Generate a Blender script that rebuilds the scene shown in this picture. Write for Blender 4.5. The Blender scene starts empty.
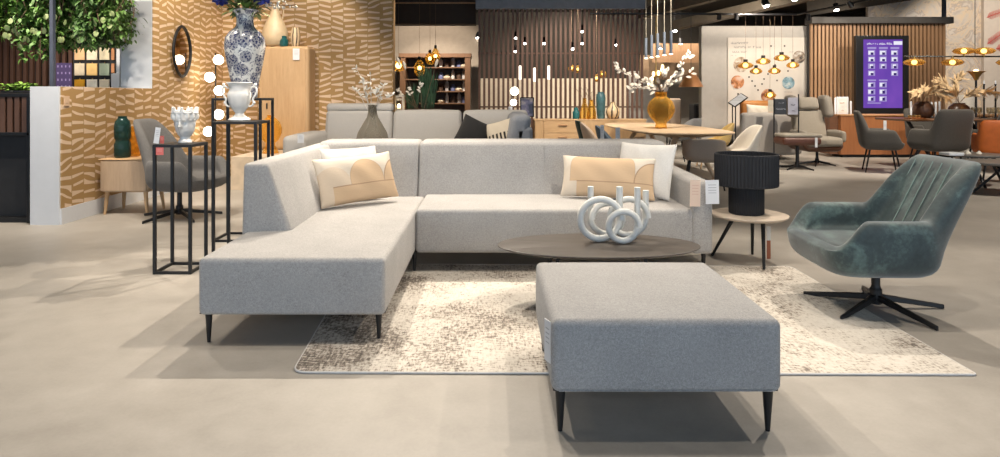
import bpy, bmesh, math, random
from mathutils import Vector, Matrix
R = math.radians
PI = math.pi
random.seed(7)
scn = bpy.context.scene
col = scn.collection

# ------------------------------------------------------------------ camera
F, U0, V0, H = 650.0, 490.0, 95.0, 1.29      # focal length in pixels, vanishing point, eye height
cam = bpy.data.cameras.new('camera')
cam.sensor_fit = 'HORIZONTAL'; cam.sensor_width = 36.0
cam.lens = F / 1000 * 36
cam.shift_x = (500 - U0) / 1000
cam.shift_y = -(228.5 - V0) / 1000
cam.clip_end = 100
co = bpy.data.objects.new('camera', cam); col.objects.link(co)
co.location = (0, 0, H); co.rotation_euler = (R(90), 0, 0)
scn.camera = co
def XU(u, Y): return (u - U0) * Y / F
def ZV(v, Y): return H - (v - V0) * Y / F
def FY(v): return H * F / (v - V0)
def AT(u, v, Y): return Vector((XU(u, Y), Y, ZV(v, Y)))

scn.view_settings.view_transform = 'Standard'
scn.view_settings.look = 'None'
scn.view_settings.gamma = 1
scn.view_settings.use_curve_mapping = False
scn.view_settings.exposure = 0.0
try:
    scn.cycles.use_denoising = True
    scn.cycles.max_bounces = 8
    scn.cycles.caustics_reflective = False
    scn.cycles.caustics_refractive = False
    scn.cycles.sample_clamp_indirect = 4
except Exception:
    pass

# ------------------------------------------------------------------ node helper
class NT:
    def __init__(s, name):
        s.m = bpy.data.materials.new(name); s.m.use_nodes = True
        s.t = s.m.node_tree; s.t.nodes.clear()
        s.out = s.t.nodes.new('ShaderNodeOutputMaterial')
    def n(s, typ, **kw):
        nd = s.t.nodes.new('ShaderNode' + typ)
        for k, v in kw.items():
            if k.startswith('_'): setattr(nd, k[1:], v)
            else: s.set(nd, k, v)
        return nd
    def set(s, nd, k, v):
        inp = nd.inputs[int(k[1:])] if (k[0] == 'i' and k[1:].isdigit()) else nd.inputs[k.replace('__', ' ')]
        if hasattr(v, 'node'): s.t.links.new(v, inp)
        elif isinstance(v, (tuple, list)) and len(v) == 3 and inp.type == 'RGBA': inp.default_value = (*v, 1)
        else: inp.default_value = v
    def m_(s, op, a, b=0.0, c=None):
        nd = s.t.nodes.new('ShaderNodeMath'); nd.operation = op
        s.set(nd, 'i0', a); s.set(nd, 'i1', b)
        if c is not None: s.set(nd, 'i2', c)
        return nd.outputs[0]
    def mix(s, f, a, b, blend='MIX'):
        nd = s.t.nodes.new('ShaderNodeMix'); nd.data_type = 'RGBA'; nd.blend_type = blend
        s.set(nd, 'i0', f); s.set(nd, 'i6', a); s.set(nd, 'i7', b)
        return nd.outputs[2]
    def ramp(s, f, stops):
        nd = s.t.nodes.new('ShaderNodeValToRGB'); s.t.links.new(f, nd.inputs[0])
        cr = nd.color_ramp
        while len(cr.elements) < len(stops): cr.elements.new(0.5)
        for e, (p, c) in zip(cr.elements, stops):
            e.position = p; e.color = (*c, 1) if len(c) == 3 else c
        return nd.outputs[0]
    def step(s, x, lo, hi):
        nd = s.t.nodes.new('ShaderNodeMapRange'); nd.interpolation_type = 'SMOOTHSTEP'
        s.set(nd, 'i0', x); nd.inputs[1].default_value = lo; nd.inputs[2].default_value = hi
        return nd.outputs[0]
    def coord(s, k='Object', scale=(1, 1, 1)):
        tc = s.n('TexCoord')
        mp = s.n('Mapping', Scale=scale)
        s.t.links.new(tc.outputs[k], mp.inputs['Vector'])
        return mp.outputs[0]
    def xyz(s, v=None):
        sp = s.n('SeparateXYZ'); s.t.links.new(v or s.coord(), sp.inputs[0]); return sp.outputs
    def noise(s, v, scale, detail=3, rough=.55, dist=0):
        nd = s.n('TexNoise', Scale=scale, Detail=detail, Roughness=rough, Distortion=dist)
        s.t.links.new(v, nd.inputs['Vector']); return nd.outputs['Fac']
    def bsdf(s, color, rough=.6, metal=0.0, bump=None, bs=.2, bd=.002, **kw):
        b = s.n('BsdfPrincipled')
        s.set(b, 'Base__Color', color); s.set(b, 'Roughness', rough); s.set(b, 'Metallic', metal)
        for k, v in kw.items(): s.set(b, k, v)
        if bump is not None:
            bn = s.n('Bump', Strength=bs, Distance=bd); s.t.links.new(bump, bn.inputs['Height'])
            s.t.links.new(bn.outputs[0], b.inputs['Normal'])
        s.t.links.new(b.outputs[0], s.out.inputs[0])
        return s.m

def paint(name, c, rough=.5, metal=0.0, var=.06, **kw):
    t = NT(name); v = t.coord()
    f = t.noise(v, 9, 4)
    d = tuple(x * (1 - 2 * var) for x in c); l = tuple(min(1, x * (1 + 2 * var)) for x in c)
    return t.bsdf(t.ramp(f, [(.3, d), (.7, l)]), rough, metal, **kw)
def fabric(name, c, sc=1.0, var=.2, rough=.9, bs=.35):
    t = NT(name); v = t.coord()
    f1 = t.noise(v, 260 * sc, 2, .6); f2 = t.noise(v, 90 * sc, 2, .6); f3 = t.noise(v, 4, 2)
    s = t.m_('ADD', t.m_('MULTIPLY', f1, .55), t.m_('ADD', t.m_('MULTIPLY', f2, .3), t.m_('MULTIPLY', f3, .15)))
    d = tuple(x * (1 - 2.2 * var) for x in c); l = tuple(min(1, x * (1 + 2.2 * var)) for x in c)
    return t.bsdf(t.ramp(s, [(.3, d), (.7, l)]), rough, 0, f1, bs, .004, Sheen__Weight=.15, Specular__IOR__Level=.2)
def wood(name, c1, c2, axis='x', rough=.5, sc=1.0):
    t = NT(name)
    k = {'x': (1.2, 14, 14), 'y': (14, 1.2, 14), 'z': (14, 14, 1.2)}[axis]
    v = t.coord('Object', tuple(q * sc for q in k))
    f = t.noise(v, 2.2, 5, .6, .6); g = t.noise(v, 11, 3, .6)
    s = t.m_('ADD', t.m_('MULTIPLY', f, .7), t.m_('MULTIPLY', g, .3))
    return t.bsdf(t.ramp(s, [(.3, c2), (.68, c1)]), rough, 0, s, .08, .002)
def glow(name, c, st):
    t = NT(name); e = t.n('Emission', Color=c, Strength=st)
    t.t.links.new(e.outputs[0], t.out.inputs[0]); return t.m
def glass(name, tint, clear=.55, rough=.06, body=None):
    t = NT(name)
    tr = t.n('BsdfTransparent', Color=tint)
    df = t.n('BsdfPrincipled', Base__Color=body or tint, Roughness=rough)
    tl = t.n('BsdfTranslucent', Color=body or tint)
    lw = t.n('LayerWeight', Blend=.35)
    m1 = t.n('MixShader', Fac=.35); t.t.links.new(df.outputs[0], m1.inputs[1]); t.t.links.new(tl.outputs[0], m1.inputs[2])
    fac = t.m_('SUBTRACT', clear, t.m_('MULTIPLY', lw.outputs['Facing'], clear * .8))
    m2 = t.n('MixShader'); t.t.links.new(fac, m2.inputs[0])
    t.t.links.new(m1.outputs[0], m2.inputs[1]); t.t.links.new(tr.outputs[0], m2.inputs[2])
    t.t.links.new(m2.outputs[0], t.out.inputs[0]); return t.m

def wallpaper(name, ax, slant):
    t = NT(name); o = t.xyz()
    s = o[ax]; z = o[2]
    cw, ch = .195, .090
    sc_ = t.m_('DIVIDE', s, cw); ci = t.m_('FLOOR', sc_); fx = t.m_('SUBTRACT', sc_, ci)
    def rnd(a, b, k):
        cx = t.n('CombineXYZ', i0=a, i1=b, i2=float(k)); w = t.n('TexWhiteNoise', _noise_dimensions='3D')
        t.t.links.new(cx.outputs[0], w.inputs['Vector']); return w.outputs['Value']
    off = t.m_('MULTIPLY', rnd(ci, 0.0, 3), 9.0)
    cx = t.n('CombineXYZ', i0=t.m_('MULTIPLY', ci, 7.37), i1=t.m_('MULTIPLY', z, 5.5), i2=.5)
    sl = t.m_('MULTIPLY', t.m_('SUBTRACT', t.noise(cx.outputs[0], 1.0, 1), .5), 4.4)
    zz = t.m_('ADD', t.m_('DIVIDE', z, ch), t.m_('ADD', off, t.m_('MULTIPLY', sl, t.m_('SUBTRACT', fx, .5))))
    ri = t.m_('FLOOR', zz); fz = t.m_('SUBTRACT', zz, ri)
    r1 = rnd(ci, ri, 1); r2 = rnd(ci, ri, 2); r3 = rnd(ci, ri, 5)
    th = t.m_('ADD', .145 if ax else .165, t.m_('ADD', t.m_('MULTIPLY', r1, .06), t.m_('MULTIPLY', t.m_('SUBTRACT', r2, .5), t.m_('MULTIPLY', t.m_('SUBTRACT', fx, .5), .28))))
    inz = t.m_('LESS_THAN', t.m_('ABSOLUTE', t.m_('SUBTRACT', fz, .5)), th)
    x0 = t.m_('MULTIPLY', t.m_('GREATER_THAN', r3, .72), t.m_('MULTIPLY', r1, .45))
    inx = t.m_('MULTIPLY', t.m_('GREATER_THAN', fx, t.m_('ADD', x0, .02)), t.m_('LESS_THAN', fx, .97))
    msk = t.m_('MULTIPLY', inz, inx)
    return t.bsdf(t.mix(msk, (.39, .235, .09), (.70, .52, .36)), .75)

# ------------------------------------------------------------------ mesh builder
class MB:
    def __init__(s): s.bm = bmesh.new()
    def _add(s, verts, faces, M=None):
        vs = [s.bm.verts.new(M @ Vector(v) if M else v) for v in verts]
        for f in faces:
            try: s.bm.faces.new([vs[i] for i in f])
            except ValueError: pass
        return s
    def box(s, lo, hi, M=None):
        x0, y0, z0 = lo; x1, y1, z1 = hi
        return s._add([(x0,y0,z0),(x1,y0,z0),(x1,y1,z0),(x0,y1,z0),(x0,y0,z1),(x1,y0,z1),(x1,y1,z1),(x0,y1,z1)],
                      [(0,3,2,1),(4,5,6,7),(0,1,5,4),(1,2,6,5),(2,3,7,6),(3,0,4,7)], M)
    def soft(s, lo, hi, r=.04, puff=(0, 0, 0), fn=None, M=None, seg=3, inner=5):
        lo = Vector(lo); hi = Vector(hi); d = hi - lo; r = min(r, min(d) * .499)
        ax = []
        for i in range(3):
            t = [r * (1 - math.tan(PI / 4 * (1 - k / seg))) for k in range(seg + 1)]
            n = max(1, min(inner, int((d[i] - 2 * r) / .08) + 1))
            mid = [r + (d[i] - 2 * r) * k / n for k in range(1, n)]
            ax.append(t + mid + [d[i] - q for q in reversed(t)])
        idx = {}
        def V(i, j, k):
            key = (i, j, k)
            if key not in idx:
                p = Vector((ax[0][i], ax[1][j], ax[2][k]))
                c = Vector([min(max(p[q], r), d[q] - r) for q in range(3)])
                e = p - c
                if e.length > 1e-9: p = c + e.normalized() * r
                u = [2 * p[q] / d[q] - 1 for q in range(3)]
                for q in range(3):
                    a, b = (q + 1) % 3, (q + 2) % 3
                    p[q] += puff[q] * u[q] * (1 - u[a] ** 2) * (1 - u[b] ** 2)
                p = p + lo
                if fn: p = Vector(fn(p))
                if M: p = M @ p
                idx[key] = s.bm.verts.new(p)
            return idx[key]
        n = [len(a) - 1 for a in ax]
        def q(a, b, c, e):
            try: s.bm.faces.new((a, b, c, e))
            except ValueError: pass
        for i in range(n[0]):
            for j in range(n[1]):
                q(V(i,j,0), V(i,j+1,0), V(i+1,j+1,0), V(i+1,j,0))
                q(V(i,j,n[2]), V(i+1,j,n[2]), V(i+1,j+1,n[2]), V(i,j+1,n[2]))
        for i in range(n[0]):
            for k in range(n[2]):
                q(V(i,0,k), V(i+1,0,k), V(i+1,0,k+1), V(i,0,k+1))
                q(V(i,n[1],k), V(i,n[1],k+1), V(i+1,n[1],k+1), V(i+1,n[1],k))
        for j in range(n[1]):
            for k in range(n[2]):
                q(V(0,j,k), V(0,j,k+1), V(0,j+1,k+1), V(0,j+1,k))
                q(V(n[0],j,k), V(n[0],j+1,k), V(n[0],j+1,k+1), V(n[0],j,k+1))
        return s
    def tube(s, pts, r, seg=8, closed=False, cap=True):
        pts = [Vector(p) for p in pts]; n = len(pts)
        rs = r if isinstance(r, (list, tuple)) else [r] * n
        tang = []
        for i in range(n):
            a = pts[i - 1] if (i or closed) else pts[0]
            b = pts[(i + 1) % n] if (i < n - 1 or closed) else pts[-1]
            tang.append((b - a).normalized())
        up = Vector((0, 0, 1)) if abs(tang[0].z) < .9 else Vector((1, 0, 0))
        nrm = (up - tang[0] * up.dot(tang[0])).normalized()
        rings = []
        for i in range(n):
            nrm = nrm - tang[i] * nrm.dot(tang[i])
            nrm.normalize()
            bi = tang[i].cross(nrm)
            rings.append([s.bm.verts.new(pts[i] + (nrm * math.cos(2*PI*k/seg) + bi * math.sin(2*PI*k/seg)) * rs[i]) for k in range(seg)])
        for i in range(n if closed else n - 1):
            a, b = rings[i], rings[(i + 1) % n]
            for k in range(seg):
                s.bm.faces.new((a[k], a[(k+1) % seg], b[(k+1) % seg], b[k]))
        if cap and not closed:
            s.bm.faces.new(rings[0][::-1]); s.bm.faces.new(rings[-1])
        return s
    def lathe(s, prof, c=(0, 0, 0), seg=32, mod=None, sx=1, sy=1, M=None):
        rings = []
        for (r, z) in prof:
            ring = []
            for k in range(seg):
                a = 2 * PI * k / seg
                rr = r * (mod(a, z) if mod else 1)
                p = Vector((c[0] + rr * math.cos(a) * sx, c[1] + rr * math.sin(a) * sy, c[2] + z))
                ring.append(s.bm.verts.new(M @ p if M else p))
            rings.append(ring)
        for a, b in zip(rings, rings[1:]):
            for k in range(seg):
                s.bm.faces.new((a[k], a[(k+1) % seg], b[(k+1) % seg], b[k]))
        if prof[0][0] > 1e-6: s.bm.faces.new(rings[0][::-1])
        if prof[-1][0] > 1e-6: s.bm.faces.new(rings[-1])
        return s
    def ball(s, c, r, seg=16, sc=(1, 1, 1)):
        M = Matrix.Translation(c) @ Matrix.Diagonal((*sc, 1))
        bmesh.ops.create_uvsphere(s.bm, u_segments=seg, v_segments=max(6, seg // 2), radius=r, matrix=M); return s
    def prism(s, poly, h, M=None):
        n = len(poly)
        return s._add([(x, y, 0) for x, y in poly] + [(x, y, h) for x, y in poly],
                      [tuple(range(n))[::-1], tuple(range(n, 2*n))] + [(i, (i+1) % n, n + (i+1) % n, n + i) for i in range(n)], M)
    def leaf(s, p, d, up, L, W, bend=.3):
        d = Vector(d).normalized(); up = Vector(up); sd = d.cross(up)
        if sd.length < 1e-4: sd = d.cross(Vector((1, 0, 0)))
        sd.normalize(); nn = sd.cross(d); p = Vector(p)
        prof = [(0, .05), (.3, .8), (.6, 1), (.85, .6), (1, .02)]
        L_ = []; R_ = []
        for t, w in prof:
            c = p + d * L * t - nn * (bend * L * t * t)
            L_.append(s.bm.verts.new(c + sd * W * .5 * w + nn * W * .12 * w)); R_.append(s.bm.verts.new(c - sd * W * .5 * w + nn * W * .12 * w))
        for i in range(4): s.bm.faces.new((L_[i], L_[i+1], R_[i+1], R_[i]))
        return s
    def build(s, name, mat, parent=None, bevel=0, smooth=True, sub=0, angle=40, bseg=2, solid=0):
        bm = s.bm
        bmesh.ops.remove_doubles(bm, verts=bm.verts, dist=1e-5)
        bmesh.ops.recalc_face_normals(bm, faces=bm.faces)
        me = bpy.data.meshes.new(name)
        bm.to_mesh(me); bm.free()
        o = bpy.data.objects.new(name, me); col.objects.link(o)
        if parent: o.parent = parent
        me.materials.append(mat)
        if smooth:
            me.polygons.foreach_set('use_smooth', [True] * len(me.polygons))
        if solid:
            md = o.modifiers.new('t', 'SOLIDIFY'); md.thickness = solid
        if bevel:
            b = o.modifiers.new('b', 'BEVEL'); b.width = bevel; b.segments = bseg; b.limit_method = 'ANGLE'; b.angle_limit = R(35)
        if sub:
            b = o.modifiers.new('s', 'SUBSURF'); b.levels = sub; b.render_levels = sub
        if smooth and not sub:
            me.set_sharp_from_angle(angle=R(angle))
            if bevel:
                b = o.modifiers.new('w', 'WEIGHTED_NORMAL'); b.keep_sharp = True
        return o

def tag(o, label, cat, group=None, kind=None):
    o['label'] = label; o['category'] = cat
    if group: o['group'] = group
    if kind: o['kind'] = kind
    return o
def thing(name, label, cat, group=None):
    o = bpy.data.objects.new(name, None); col.objects.link(o); o.empty_display_size = .1
    return tag(o, label, cat, group)
def rebase(root, base):
    """parts were modelled at their place in the room: move the thing's origin to its base"""
    b = Vector(base); M = Matrix.Translation(-b)
    seen = set()
    def walk(o):
        for ch in o.children:
            if ch.type == 'MESH' and ch.data.name not in seen:
                seen.add(ch.data.name); ch.data.transform(M)
            walk(ch)
    walk(root)
    if root.type == 'MESH': root.data.transform(M)
    root.location = b
    return root
def put(o, loc, rz=0, sc=None):
    o.location = loc; o.rotation_euler = (0, 0, rz)
    if sc: o.scale = (sc, sc, sc)
    return o
def dup(root, loc, rz=0, label=None, sc=None):
    c = root.copy(); col.objects.link(c); c.location = loc; c.rotation_euler = (0, 0, rz)
    if sc: c.scale = (sc, sc, sc)
    if label: c['label'] = label
    for ch in list(root.children):
        d = ch.copy(); col.objects.link(d); d.parent = c
        for g in list(ch.children):
            e = g.copy(); col.objects.link(e); e.parent = d
    return c
def struct(o):
    o['kind'] = 'structure'; return o
def circ(c, r, n=40, axis='y', ph=0):
    out = []
    for k in range(n):
        a = 2 * PI * k / n + ph
        if axis == 'y': out.append(Vector((c[0] + r * math.cos(a), c[1], c[2] + r * math.sin(a))))
        elif axis == 'z': out.append(Vector((c[0] + r * math.cos(a), c[1] + r * math.sin(a), c[2])))
        else: out.append(Vector((c[0], c[1] + r * math.cos(a), c[2] + r * math.sin(a))))
    return out
def smooth01(x, a, b):
    t = min(1, max(0, (x - a) / (b - a))); return t * t * (3 - 2 * t)

# ------------------------------------------------------------------ materials
M_sofa = fabric('light grey sofa weave', (.39, .378, .365), 1.0, .17)
M_otto = fabric('grey ottoman weave', (.31, .307, .305), 1.0, .17)
M_black = paint('black powder coated steel', (.013, .013, .014), .45, .2)
M_blackfab = paint('black cord', (.014, .015, .019), .7)
M_tabletop = wood('dark stained oak', (.075, .063, .052), (.05, .042, .036), 'x', .5)
M_white = paint('white paint', (.70, .72, .75), .6, 0, .01)
M_plaster = paint('off white plaster', (.47, .44, .40), .8, 0, .02)
M_ceram = paint('white glazed ceramic', (.82, .81, .78), .2, 0, .01)
M_matte = paint('matt white speckled ceramic', (.66, .665, .64), .75, 0, .05)
M_oak = wood('pale oak', (.62, .42, .23), (.50, .31, .155), 'z', .5)
M_oakx = wood('pale oak lengthwise', (.62, .42, .23), (.50, .31, .155), 'x', .5)
M_oakd = wood('washed oak', (.50, .37, .25), (.38, .27, .175), 'z', .5, .7)
M_tabwood = wood('light oak table', (.72, .54, .36), (.60, .43, .27), 'y', .45)
M_walnut = wood('walnut slat', (.14, .07, .045), (.085, .042, .028), 'z', .55)
M_slatwarm = wood('oak slat', (.40, .235, .125), (.28, .155, .08), 'z', .55)
M_counter = wood('red brown wood panel', (.36, .145, .055), (.26, .095, .035), 'z', .45)
M_dark = paint('dark charcoal board', (.022, .022, .024), .7)
M_ceil = paint('dark ceiling', (.045, .038, .03), .9)
M_beam = paint('brown grey duct', (.13, .105, .075), .7)
M_linen = fabric('cream linen', (.66, .61, .53), .8, .08)
M_whitecush = fabric('white cushion cotton', (.72, .70, .66), .8, .05)
M_greychair = fabric('dark grey felt', (.13, .125, .12), 1, .15)
M_tagw = None
def tag_mat(name, base, ink):
    t = NT(name); o = t.xyz(t.coord('Generated'))
    x, z = o[0], o[2]
    ln = t.m_('LESS_THAN', t.m_('FRACT', t.m_('MULTIPLY', z, 9.0)), .3)
    inx = t.m_('MULTIPLY', t.m_('GREATER_THAN', x, .2), t.m_('LESS_THAN', x, .8))
    inz = t.m_('MULTIPLY', t.m_('GREATER_THAN', z, .45), t.m_('LESS_THAN', z, .85))
    a = t.m_('MULTIPLY', t.m_('MULTIPLY', inx, inz), ln)
    return t.bsdf(t.mix(t.m_('MULTIPLY', a, .6), base, ink), .6)
M_tagw = tag_mat('white printed card', (.75, .76, .78), (.25, .26, .3))
M_tagp = tag_mat('pink printed card', (.74, .57, .46), (.6, .36, .28))
M_tagr = tag_mat('red printed card', (.72, .17, .15), (.85, .6, .55))
M_amber = glass('amber glass', (1, .83, .46), .90, .05, (.82, .50, .11))
M_amberd = glass('brown amber glass', (.92, .68, .34), .7, .05, (.36, .21, .06))
M_teal = glass('teal glass', (.30, .45, .42), .45, .08, (.03, .085, .08))
M_smoke = glass('smoked olive glass', (.76, .73, .66), .66, .1, (.40, .37, .31))
M_globe = glow('lit opal globe', (1, .88, .68), 9)
M_bulb = glow('lit warm bulb', (1, .74, .36), 9)
M_spotlens = glow('lit spot lens', (1, .95, .85), 25)
M_gold = paint('brushed brass', (.55, .34, .11), .3, .9)
M_leather = paint('brown leather', (.10, .035, .02), .45)
M_orange = paint('orange leather', (.55, .13, .02), .5)
M_green = paint('foliage green', (.085, .185, .03), .6, 0, .25)
M_green2 = paint('bright foliage green', (.20, .36, .05), .6, 0, .2)
M_green3 = paint('olive leaf green', (.26, .32, .13), .6, 0, .2)
M_dkgreen = paint('dark blade green', (.03, .085, .035), .6, 0, .3)
M_blossom = paint('cream petals', (.78, .72, .62), .7, 0, .04)
M_twig = paint('brown twig', (.16, .10, .06), .8)
M_pampas = paint('dried pampas', (.60, .43, .24), .9, 0, .1)
M_chrome = paint('chrome', (.7, .7, .7), .15, 1.0)
def stripes_mat(name, c1, c2, n):
    t = NT(name); o = t.xyz()
    a = t.m_('ARCTAN2', o[1], o[0])
    w = t.m_('ADD', t.m_('MULTIPLY', a, n / (2 * PI)), t.m_('MULTIPLY', t.noise(t.coord(), 6, 2), .6))
    return t.bsdf(t.mix(t.m_('LESS_THAN', t.m_('FRACT', w), .3), c1, c2), .5)
M_stripe = stripes_mat('cream vase with dark stripes', (.66, .50, .31), (.07, .045, .03), 7)
def porcelain():
    t = NT('blue and white porcelain'); v = t.coord()
    o = t.xyz(); uv = t.n('CombineXYZ', i0=t.m_('MULTIPLY', t.m_('ARCTAN2', o[1], o[0]), .155), i1=o[2]).outputs[0]
    vo = t.n('TexVoronoi', _voronoi_dimensions='2D', Scale=9.5, Randomness=.75); t.t.links.new(uv, vo.inputs['Vector'])
    d = vo.outputs['Distance']
    v2 = t.n('TexVoronoi', _voronoi_dimensions='2D', Scale=44); t.t.links.new(uv, v2.inputs['Vector'])
    pet = t.step(v2.outputs['Distance'], .16, .42)
    fl = t.m_('LESS_THAN', t.m_('ADD', d, t.m_('MULTIPLY', t.noise(v, 30, 2), .2)), .585)
    core = t.m_('LESS_THAN', d, .09)
    sc = t.m_('GREATER_THAN', t.noise(v, 34, 2, .6, 1.0), .58)
    f = t.m_('MAXIMUM', t.m_('MULTIPLY', fl, t.m_('SUBTRACT', 1.05, t.m_('MULTIPLY', pet, .55))), t.m_('MULTIPLY', sc, .8))
    f = t.m_('MINIMUM', t.m_('MAXIMUM', f, core), 1.0)
    return t.bsdf(t.mix(f, (.84, .83, .79), (.035, .045, .13)), .18)
M_porc = porcelain()
def velvet():
    t = NT('worn teal velvet'); v = t.coord()
    f = t.noise(v, 5, 4, .6, .8); g = t.noise(v, 45, 3, .6)
    s = t.m_('ADD', t.m_('MULTIPLY', f, .75), t.m_('MULTIPLY', g, .25))
    return t.bsdf(t.ramp(s, [(.34, (.010, .024, .029)), (.52, (.030, .056, .060)), (.68, (.10, .165, .155))]), .62, 0, g, .15, .003, Sheen__Weight=.5)
M_velvet = velvet()
M_seam = paint('pale teal seam thread', (.25, .34, .32), .7)
def concrete():
    t = NT('polished concrete'); v = t.coord()
    f = t.noise(v, 1.1, 6, .6, .5); g = t.noise(v, 7, 5, .65); k = t.noise(v, 70, 2)
    s = t.m_('ADD', t.m_('MULTIPLY', f, .55), t.m_('ADD', t.m_('MULTIPLY', g, .33), t.m_('MULTIPLY', k, .12)))
    c = t.ramp(s, [(.34, (.305, .280, .247)), (.5, (.375, .347, .308)), (.66, (.44, .410, .368))])
    return t.bsdf(c, t.m_('ADD', .34, t.m_('MULTIPLY', g, .25)), 0, g, .03, .002, Specular__IOR__Level=.35)
M_floor = concrete()
def rugmat():
    t = NT('distressed woven rug'); v = t.coord()
    patch = t.noise(v, 2.1, 4, .6, .3)
    a = t.noise(t.coord('Object', (22, 90, 1)), 1, 3, .7)
    b = t.noise(t.coord('Object', (75, 17, 1)), 1, 3, .7)
    fine = t.noise(v, 60, 2, .7)
    s = t.m_('ADD', t.m_('MULTIPLY', patch, .62), t.m_('ADD', t.m_('MULTIPLY', a, .62), t.m_('ADD', t.m_('MULTIPLY', b, .55), t.m_('MULTIPLY', fine, .30))))
    o = t.xyz()
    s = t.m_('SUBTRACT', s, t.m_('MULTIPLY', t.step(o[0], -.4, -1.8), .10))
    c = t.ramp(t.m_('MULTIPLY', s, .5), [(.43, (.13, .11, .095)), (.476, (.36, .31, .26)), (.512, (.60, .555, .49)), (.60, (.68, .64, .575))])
    return t.bsdf(c, .95, 0, fine, .4, .006)
M_rug = rugmat()
def pattern_cushion(name, wide=False):
    """cream ground with tan arch shapes, object x = width, z = height"""
    t = NT(name); o = t.xyz(); x, z = o[0], o[2]
    wv = t.noise(t.coord('Object', (30, 30, 160)), 1, 2)
    def arch(cx, rx, cz, rz, pw=2.0):
        dx = t.m_('DIVIDE', t.m_('SUBTRACT', x, cx), rx); dz = t.m_('MAXIMUM', t.m_('DIVIDE', t.m_('SUBTRACT', z, cz), rz), 0.0)
        return t.m_('SUBTRACT', t.m_('ADD', t.m_('POWER', t.m_('ABSOLUTE', dx), pw), t.m_('POWER', dz, pw)), 1.0)
    BZ = -.052
    up = t.m_('GREATER_THAN', z, BZ)
    band = t.m_('MULTIPLY', t.m_('LESS_THAN', z, BZ), t.m_('GREATER_THAN', x, -.235))
    a1 = arch(.055, .145, -.01, .145) if not wide else arch(-.04, .25, .0, .17, 5); a2 = arch(.36, .155, -.05, .17); a3 = arch(-.22, .13, -.02, .12)
    c1 = t.m_('MULTIPLY', t.m_('LESS_THAN', a1, 0), up); c2 = t.m_('MULTIPLY', t.m_('LESS_THAN', a2, 0), up)
    c3 = t.m_('MULTIPLY', t.m_('LESS_THAN', a3, 0), .4 if not wide else .15)
    tan = t.m_('MAXIMUM', t.m_('MAXIMUM', band, c1), t.m_('MAXIMUM', c2, c3))
    ln = t.m_('MULTIPLY', t.m_('LESS_THAN', t.m_('ABSOLUTE', t.m_('SUBTRACT', z, BZ)), .004), t.m_('GREATER_THAN', x, -.235))
    l1 = t.m_('MULTIPLY', t.m_('LESS_THAN', t.m_('ABSOLUTE', a1), .05), up)
    l2 = t.m_('MULTIPLY', t.m_('LESS_THAN', t.m_('ABSOLUTE', a2), .06), up)
    line = t.m_('MAXIMUM', ln, t.m_('MAXIMUM', t.m_('MULTIPLY', l1, .5), l2))
    c = t.mix(tan, (.70, .63, .53), (.62, .44, .275))
    c = t.mix(t.m_('MULTIPLY', line, .75), c, (.34, .20, .12))
    c = t.mix(t.m_('MULTIPLY', wv, .25), c, (.5, .38, .27))
    return t.bsdf(c, .9, 0, wv, .3, .003)
M_patc = pattern_cushion('cream and tan arch print')
M_patc2 = pattern_cushion('cream and tan arch print, right', True)
M_paper_y = wallpaper('ochre stroke wallpaper side', 1, 3.0)
M_paper_x = wallpaper('ochre stroke wallpaper back', 0, 2.3)
def marble():
    t = NT('veined marble panel'); v = t.coord()
    f = t.noise(v, 1.3, 6, .65, 2.5)
    return t.bsdf(t.ramp(f, [(.3, (.52, .43, .37)), (.42, (.68, .60, .52)), (.5, (.78, .62, .44)), (.54, (.50, .42, .37)), (.6, (.72, .64, .56))]), .35)
M_marble = marble()
# ================================================================== THE SETTING
WX = -4.277                                   # plane of the papered left wall
CZ = 4.1
def sbox(name, lo, hi, mat):
    return struct(MB().box(lo, hi).build(name, mat, smooth=False))
sbox('floor', (-11, -4, -.1), (13, 24, 0), M_floor)
sbox('ceiling', (-11, -4, CZ), (13, 24, CZ + .1), M_ceil)
sbox('wall_left', (-11.1, -4, 0), (-11, 24, CZ), M_dark)
sbox('wall_right', (13, -4, 0), (13.1, 24, CZ), M_plaster)
M_far = paint('warm beige wall', (.72, .62, .48), .8, 0, .03)
sbox('wall_back_far', (-11, 22, 0), (13, 22.1, 1.85), M_far)
sbox('wall_back_upper', (-11, 22, 1.85), (13, 22.1, CZ), M_ceil)
# papered partition: low run with a white end, then the full height corner
sbox('wall_left_low', (XU(30, 6.45), 6.45, 0), (WX, 8.225, 1.375), M_white)
struct(MB().box((WX, 6.47, .16), (WX + .012, 8.23, 1.372)).build('wall_left_low_paper', M_paper_y, smooth=False))
sbox('wall_left_tall', (XU(120.7, 8.225), 8.225, 0), (WX, 10.37, 3.7), M_white)
struct(MB().box((WX, 8.23, .16), (WX + .012, 10.37, 3.7)).build('wall_left_tall_paper', M_paper_y, smooth=False))
BX1 = XU(393, 10.37)
sbox('wall_back', (XU(120.7, 8.225), 10.382, 0), (BX1, 10.6, 3.7), paint('ochre edge paint', (.36, .22, .10), .7))
struct(MB().box((WX + .012, 10.37, 0), (BX1, 10.382, 3.7)).build('wall_back_paper', M_paper_x, smooth=False))
sbox('baseboard_left', (WX, 6.46, 0), (WX + .02, 10.37, .16), M_white)
# display podium along the papered back wall
sbox('trim_1', (XU(231, 8.83), 8.83, 0), (-2.62, 10.37, .448), paint('pale oak podium', (.60, .50, .38), .6))
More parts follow.
